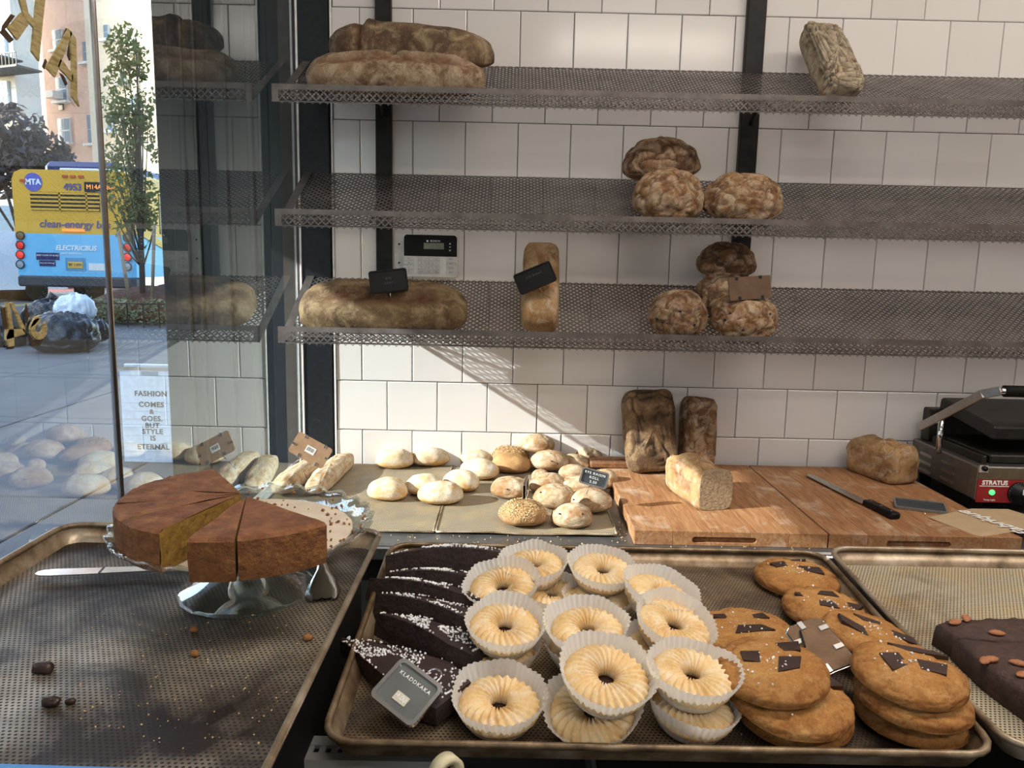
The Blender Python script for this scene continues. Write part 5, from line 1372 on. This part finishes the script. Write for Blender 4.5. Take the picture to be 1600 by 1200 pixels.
MB().box((0, 0, 0), (0.02, 3.2, 0.16), M=T(bw/2+0.012, 1.9, zm-0.32) @ RX(-14)).build('side_gold_stripe', M_yel, t)
LX = lambda x, y: onY(x, y, BY).x-bc
def rbox(name, mat, xa, ya, xb, yb, th=0.03, parent=None, b=0.0, m=None):
    X0, X1 = LX(xa, (ya+yb)/2), LX(xb, (ya+yb)/2); Z0, Z1 = ZZ(yb), ZZ(ya)
    dy = 0.022*0  # level in the world
    return MB().box(((X0+X1)/2, -th/2, (Z0+Z1)/2), (X1-X0, th, Z1-Z0), b).build(name, mat, parent or t)
gr = rbox('engine_grille', M_dark, 48, 301, 156, 330, 0.01)
for k in range(5): rbox('grille_slat', M_yel, 48, 301.5+k*6.2, 156, 304.5+k*6.2, 0.03, gr)
for x in (93, 135): rbox('grille_post', M_yel, x, 300, x+2.5, 331, 0.03, gr)
for x in (33, 200):
    for k, (yy, cc, em) in enumerate(((370, (0.22, 0.12, 0.04), 0), (385, (0.65, 0.02, 0.015), 0.25), (400, (0.7, 0.03, 0.02), 0.5), (415, (0.32, 0.34, 0.36), 0))):
        o = MB().lathe([(0.085, 0), (0.085, 0.035), (0.065, 0.04), (0, 0.05)], 18).build('tail_light', plain('lamp_%d' % k, cc, 0.3, emit=((1.0, 0.05, 0.03), em) if em else None), t, True, M=T(LX(x, yy), 0, ZZ(yy)) @ RX(90))
        MB().lathe([(0.082, 0.03), (0.098, 0.03), (0.098, 0.042), (0.082, 0.042)], 18, close=True).build('light_ring', M_post, o, True)
for xa in (98, 110, 123): rbox('marker_light', plain('amber_red', (0.55, 0.08, 0.03), 0.3), xa, 274, xa+8, 278)
rbox('marker_light', plain('amber_red', (0.55, 0.08, 0.03), 0.3), 32, 282, 41, 286)
rbox('brake_light_bar', plain('orange_bar', (0.8, 0.25, 0.05), 0.3, emit=((1.0, 0.3, 0.05), 0.8)), 98, 358, 133, 362)
mt_ = MB().lathe([(0.20, 0), (0.20, 0.012), (0, 0.014)], 24).build('round_emblem', plain('emblem_blue', (0.12, 0.12, 0.42), 0.4), t, M=T(LX(52, 286), 0, ZZ(286)) @ RX(90))
text('lettering', 'MTA', 0.17, M_letter, mt_, T(0, 0, 0.016), 0.002, bold=0.006)
text('lettering', '4953', 0.20, plain('bus_text_blue', (0.10, 0.08, 0.22), 0.5), t, T(LX(114, 294), -0.012, ZZ(293)) @ RX(90), 0.004, bold=0.006)
text('lettering', 'clean-energy bus', 0.235, plain('bus_text_blue', (0.10, 0.08, 0.22), 0.5), t, T(LX(117, 352), -0.012, ZZ(351)) @ RX(90), 0.004, shear=0.2, bold=0.003)
text('lettering', 'ELECTRICBUS', 0.15, M_letter, t, T(LX(119, 388), -0.012, ZZ(388)) @ RX(90), 0.004, shear=0.2, bold=0.004)
text('lettering', 'zero emissions', 0.08, M_letter, t, T(LX(112, 395), -0.012, ZZ(396)) @ RX(90), 0.003, shear=0.2)
nb = rbox('notice', M_navy, 57, 396, 93, 407, 0.012); text('lettering', 'KEEP CLEAR OF BUSES', 0.05, M_letter, nb, T(LX(75, 400), -0.014, ZZ(400)) @ RX(90), 0.002)
nb = rbox('notice', M_navy, 62, 408, 87, 417, 0.012); text('lettering', "How Am I Driving?", 0.042, M_letter, nb, T(LX(74.5, 412), -0.014, ZZ(412)) @ RX(90), 0.002)
pb = rbox('plate_recess', plain('recess_blue', (0.07, 0.26, 0.42), 0.5), 103, 403, 134, 423, 0.015)
pt = rbox('number_plate', plain('plate_yellow', (0.72, 0.42, 0.06), 0.4), 107, 409, 130, 419, 0.025, pb); text('lettering', 'BF 1490', 0.09, M_ink, pt, T(LX(118.5, 414), -0.03, ZZ(414)) @ RX(90), 0.002)
rbox('notice', M_white, 139, 411, 175, 422, 0.012)
rbox('destination_display', M_dark, 132, 284, 172, 300, 0.012)
text('lettering', 'M14A SBS', 0.14, plain('led_orange', (0.8, 0.25, 0.05), 0.4, emit=((1.0, 0.3, 0.05), 1.5)), t, T(LX(156, 292), -0.02, ZZ(292)) @ RX(90), 0.002)
for sx in (-1, 1):
    for yy in (2.6, 9.2): MB().lathe([(0.0, 0), (0.48, 0), (0.48, 0.28), (0.0, 0.28)], 24).build('wheel', M_black, t, M=T(sx*(bw/2-0.16)-0.14, yy, 0.48) @ RY(90))
# van further left
q = onY(-8, 400, 22.0)
t = thing('white_van', 'white van at the left edge of the window view', 'van', (q.x-1.0, 22.0, GR-0.13))
MB().prism([(-2.2, 0.35), (2.45, 0.35), (2.45, 1.0), (2.2, 1.35), (1.5, 2.0), (-2.2, 2.05)], -1, 1, M=RZ(62) @ RX(90)).build('van_body', plain('van_white', (0.72, 0.76, 0.85), 0.35), t)
for x in (-1.4, 1.5): MB().lathe([(0, -1.02), (0.33, -1.02), (0.33, 1.02), (0, 1.02)], 20).build('wheel', M_black, t, M=RZ(62) @ T(x, 0, 0.33) @ RX(90))

# trees
def tree(name, label, px, pyb, Y, crown, n_leaf, leaf, mat, seed, group, nb=26, trunk_r=0.06, col=True):
    """crown: list of (px,py,rx_px,ry_px) blobs; branches rise from the trunk"""
    rg = random.Random(seed); base = onY(px, pyb, Y); sc_ = Y/CF.y/FOC
    t = thing(name, label, 'tree', (base.x, Y, GR), group=group)
    top = onY(px-10, crown[0][1]-crown[0][3]*0.7, Y)-Vector((base.x, Y, GR))
    wood = MB(); wood.tube([(0, 0, 0), (top.x*0.3, 0, top.z*0.35), (top.x*0.6, 0.05, top.z*0.7), top], [trunk_r, trunk_r*0.8, trunk_r*0.4, 0.008], 8)
    pts = []
    for _ in range(n_leaf):
        cx, cy, rx, ry = rg.choice(crown)
        while True:
            a, b, c = rg.uniform(-1, 1), rg.uniform(-1, 1), rg.uniform(-1, 1)
            if a*a+b*b+c*c < 1: break
        p = onY(cx, cy, Y)-Vector((base.x, Y, GR)) + Vector((a*rx*sc_, b*rx*sc_, c*ry*sc_))
        if noise.noise(p*2.2+Vector((seed, 0, 0))) < -0.18: continue
        pts.append(p)
    for _ in range(nb):
        e = rg.choice(pts); s = max(0.35, min(0.8, (e.z-1.0)/top.z))*0.8; s0_ = Vector((top.x*s, 0, top.z*s*0.72))
        wood.tube([s0_, s0_.lerp(e, 0.5)+Vector((0, 0, -0.06)), e], [trunk_r*0.35, trunk_r*0.2, 0.006], 5)
    wood.build('trunk', plain('bark', (0.085, 0.065, 0.05), 0.9), t, True)
    V = []; F = []
    for p in pts:
        s = leaf*rg.uniform(0.6, 1.3); e = Euler((rg.uniform(-1.2, 1.2), rg.uniform(-1.2, 1.2), rg.uniform(0, 6.28))).to_matrix()
        n0 = len(V)
        for q_ in ((-s, 0, 0), (0, -s*0.45, 0.15*s), (s, 0, 0), (0, s*0.45, 0.15*s)): V.append(p + e @ Vector(q_))
        F += [(n0, n0+1, n0+2, n0+3)]
    o = mk('foliage', V, F, mat, t); o['kind'] = 'stuff'
    return t
def leaf_mat(name, a, b2, tr_):
    m, t, b = nt(name); n = nz(t, coords(t), 3, 3); c = ramp(t, n, [(0.3, a), (0.7, b2)])
    lk(t, c, b.inputs['Base Color']); b.inputs['Roughness'].default_value = 0.6
    tr = t.nodes.new('ShaderNodeBsdfTranslucent'); setc(tr.inputs[0], tr_)
    mi = t.nodes.new('ShaderNodeMixShader'); mi.inputs[0].default_value = 0.4
    o = t.nodes['Material Output']; lk(t, b.outputs[0], mi.inputs[1]); lk(t, tr.outputs[0], mi.inputs[2]); lk(t, mi.outputs[0], o.inputs[0]); return m
tree('street_tree', 'slender green street tree in front of the bus', 222, 455, 14.5, [(198, 90, 30, 48), (200, 150, 38, 60), (205, 215, 38, 60), (196, 290, 44, 55), (212, 350, 32, 40), (225, 270, 22, 90)], 4200, 0.060, leaf_mat('green_leaf', (0.075, 0.10, 0.035), (0.19, 0.21, 0.075), (0.24, 0.26, 0.08)), 3, 'street trees', 40)
tree('street_tree', 'purple leaved tree behind the bus at the left', 30, 440, 27.0, [(15, 215, 55, 50), (50, 245, 55, 45), (85, 262, 35, 35), (10, 270, 50, 40)], 4200, 0.16, leaf_mat('purple_leaf', (0.03, 0.028, 0.04), (0.10, 0.085, 0.10), (0.12, 0.10, 0.08)), 4, 'street trees', 20, 0.12)

# planted tree pit with low fence and stakes
q = onZ(205, 502, -1.25)
t = thing('tree_pit', 'planted tree pit with mulch and low black fence', 'tree pit', (onY(205, 480, 14.5).x, 14.5, GR))
loaf('mulch_mound', 2.4, 2.0, 0.75, noisy('leaf_mulch', [(0.3, (0.04, 0.018, 0.012)), (0.6, (0.11, 0.045, 0.025)), (0.8, (0.18, 0.09, 0.05))], 9, 8, 0.9, bmp=1.0, bscale=14, bdist=0.05), t, M=T(0.25, 0.6, -0.05), amp=0.10, sc=5, seed=3, nu=40, nv=20)
fz = 0.42
for k in range(8): MB().tube([(-0.75+k*0.28, -0.9, 0), (-0.75+k*0.28, -0.9, fz)], 0.012, 6).build('fence_post', M_post, t)
for z in (0.08, fz): MB().tube([(-0.80, -0.9, z), (1.3, -0.9, z)], 0.012, 6).build('fence_rail', M_post, t)
rg = random.Random(8); V = []; F = []
for _ in range(900):
    p = Vector((rg.uniform(-0.75, 1.3), rg.uniform(-0.85, -0.3), rg.uniform(0.05, 0.5))); s = rg.uniform(0.025, 0.06); e = Euler((rg.uniform(-1, 1), rg.uniform(-1, 1), rg.uniform(0, 6))).to_matrix(); n0 = len(V)
    for q_ in ((-s, 0, 0), (0, -s*0.5, 0), (s, 0, 0), (0, s*0.5, 0)): V.append(p + e @ Vector(q_))
    F.append((n0, n0+1, n0+2, n0+3))
o = mk('ground_plants', V, F, leaf_mat('variegated_leaf', (0.10, 0.13, 0.05), (0.42, 0.45, 0.28), (0.2, 0.22, 0.1)), t); o['kind'] = 'stuff'
for k, (xa, ya, xb, yb) in enumerate(((185, 362, 203, 475), (241, 352, 238, 470))):
    a, b_ = onY(xa, ya, 14.2), onY(xb, yb, 14.2)
    tag(MB().tube([a, b_], 0.032, 8).build('tree_stake', plain('stake_wood', (0.30, 0.22, 0.15), 0.8), None, True), ['wooden stake leaning left of the street tree', 'wooden stake standing right of the street tree'][k], 'stake', 'tree stakes')

# ------------------------------------------------------------------ buildings down the street
M_brick = plain('warm_brick', (0.62, 0.44, 0.37), 0.85, 0, 0.10, 3)
M_cream = plain('cream_render', (0.74, 0.62, 0.46), 0.85, 0, 0.06, 1)
M_greyb = plain('grey_render', (0.46, 0.47, 0.48), 0.85, 0, 0.06, 1)
M_wpane = plain('far_window_glass', (0.18, 0.26, 0.34), 0.08)
M_wfr = plain('far_window_frame', (0.62, 0.66, 0.68), 0.5)
def building(label, name, pl, pr, Y, ang, depth, H, mat):
    """block whose street face runs between the pixel columns pl and pr at distance Y"""
    n = Vector((-math.sin(ang), -math.cos(ang), 0)); u = Vector((math.cos(ang), -math.sin(ang), 0))
    P0 = onY(pl, 300, Y); P0.z = 0
    P1 = onP(pr, 300, P0, n); L = (P1-P0).dot(u)
    t = thing(name, label, 'building', M=frame_M((P0.x, P0.y, GR-0.2), u, (0, 0, 1)))
    part('wall', mat, t, (L/2, depth/2, H/2), (L, depth, H))
    def fx(x, y):
        q = onP(x, y, P0, n)-Vector((P0.x, P0.y, GR-0.2)); return q.dot(u), q.z
    return t, fx, L, P0, n
def window(t, fx, xa, ya, xb, yb, mull=True):
    a, zt2 = fx(xa, ya); b, zb2_ = fx(xb, yb)
    w = part('window', M_wfr, t, ((a+b)/2, -0.03, (zt2+zb2_)/2), (b-a, 0.14, zt2-zb2_))
    zm2 = (zt2+zb2_)/2; mx_ = (a+b)/2; fw = (b-a)*0.07
    for c0_, c1 in ((a, mx_), (mx_, b)):
        for d0, d1 in ((zb2_, zm2), (zm2, zt2)):
            part('pane', M_wpane, w, ((c0_+c1)/2, -0.105, (d0+d1)/2), (c1-c0_-fw, 0.02, d1-d0-fw))
    part('window_sill', M_wfr, w, (mx_, -0.16, zb2_-0.05), (b-a+0.3, 0.3, 0.12))
bt, fx, L, P0, n = building('brick apartment building with air conditioner in a window', 'apartment_building', 30, 149, 44, R_(26), 3, 30, M_brick)
for w in ((92, 186, 113, 223), (89, 122, 108, 158), (84, 48, 100, 78), (131, 66, 140, 98), (138, 180, 148, 225)): window(bt, fx, *w)
a, z1 = fx(90, 146); b, z2 = fx(103, 156)
part('air_conditioner', M_white, bt, ((a+b)/2, -0.4, (z1+z2)/2), (b-a, 0.6, z1-z2), 0.03)
a, z1 = fx(93, 160); b, z2 = fx(100, 172); part('vent', M_dark, bt, ((a+b)/2, -0.03, (z1+z2)/2), (b-a, 0.08, z1-z2))
bt, fx, L, P0, n = building('cream apartment building with dark cornice', 'apartment_building', 148, 300, 39, R_(26), 3, 18.6, M_cream)
for w in ((164, 40, 172, 62), (190, 110, 197, 130), (170, 180, 178, 205), (205, 60, 213, 82), (206, 150, 214, 175)): window(bt, fx, *w)
part('cornice', plain('cornice_stone', (0.42, 0.38, 0.34), 0.8), bt, (L/2, -0.5, 18.3), (L+1, 1.6, 0.8), 0.1)
for k in range(14): part('corbel', plain('corbel_stone', (0.36, 0.32, 0.28), 0.8), bt, (0.6+k*L/14, -0.5, 17.5), (0.35, 1.0, 0.8), 0.08)
bt, fx, L, P0, n = building('grey apartment building with fire escape at the left', 'apartment_building', -160, 37, 40, R_(22), 1.2, 27, M_greyb)
for w in ((0, 52, 13, 92), (0, 128, 17, 164), (-30, 128, -18, 164)): window(bt, fx, *w)
def balcony(xa, xb, ytop, ybot):
    a, z1 = fx(xa, ytop); b, z2 = fx(xb, ybot)
    fe = part('fire_escape', M_grey, bt, ((a+b)/2, -0.6, z2), (b-a, 1.2, 0.08))
    nn = 14
    for k in range(nn+1): part('baluster', M_grey, fe, (a+(b-a)*k/nn, -1.18, (z1+z2)/2), (0.03, 0.03, z1-z2))
    part('hand_rail', M_grey, fe, ((a+b)/2, -1.18, z1), (b-a, 0.05, 0.05))
balcony(-40, 36, 66, 96); balcony(-40, 36, 146, 172); balcony(-10, 66, 100, 112)
bt2 = thing('row_house', 'pale low building with hedge behind the bus at the left', 'building', onY(-20, 330, 33))
part('wall', M_greyb, bt2, (0, 0, -1.0), (8, 3, 3.4)); part('hedge', plain('hedge_green', (0.05, 0.09, 0.03), 0.9, 0, 0.5, 8), bt2, (0, -2.0, -1.5), (8, 0.8, 0.9), 0.1)
for k in range(6): part('window', M_wpane, bt2, (-3.2+k*1.25, -1.52, -0.4), (0.7, 0.06, 1.1))
# unseen blocks added to shade the street; the gap between them shapes the sunlight
XB = -27.0
def gapY(yg): return yg-(GX-XB)*SUN.y/SUN.x
for k, (y0, y1) in enumerate(((-75, gapY(1.28)), (gapY(2.45), 24))):
    t = thing('corner_block', ['long apartment block over the road behind the viewer', 'apartment block over the road facing the shop'][k], 'building', (XB-5, (y0+y1)/2, GR-0.2), group='blocks over the road')
    hy = (y1-y0)/2; sk = 10*SUN.y/SUN.x
    MB().prism([(5, -hy), (5, hy), (-5, hy-sk), (-5, -hy-sk)], 0, 18).build('wall', M_brick, t)
    nwin = int((y1-y0)/3)
    for fl_ in range(4):
        for j in range(min(nwin, 12)): part('window', M_wpane, t, (5.02, -(y1-y0)/2+(y1-y0)*(j+0.5)/min(nwin, 12), 3+fl_*4), (0.08, 1.1, 1.8))
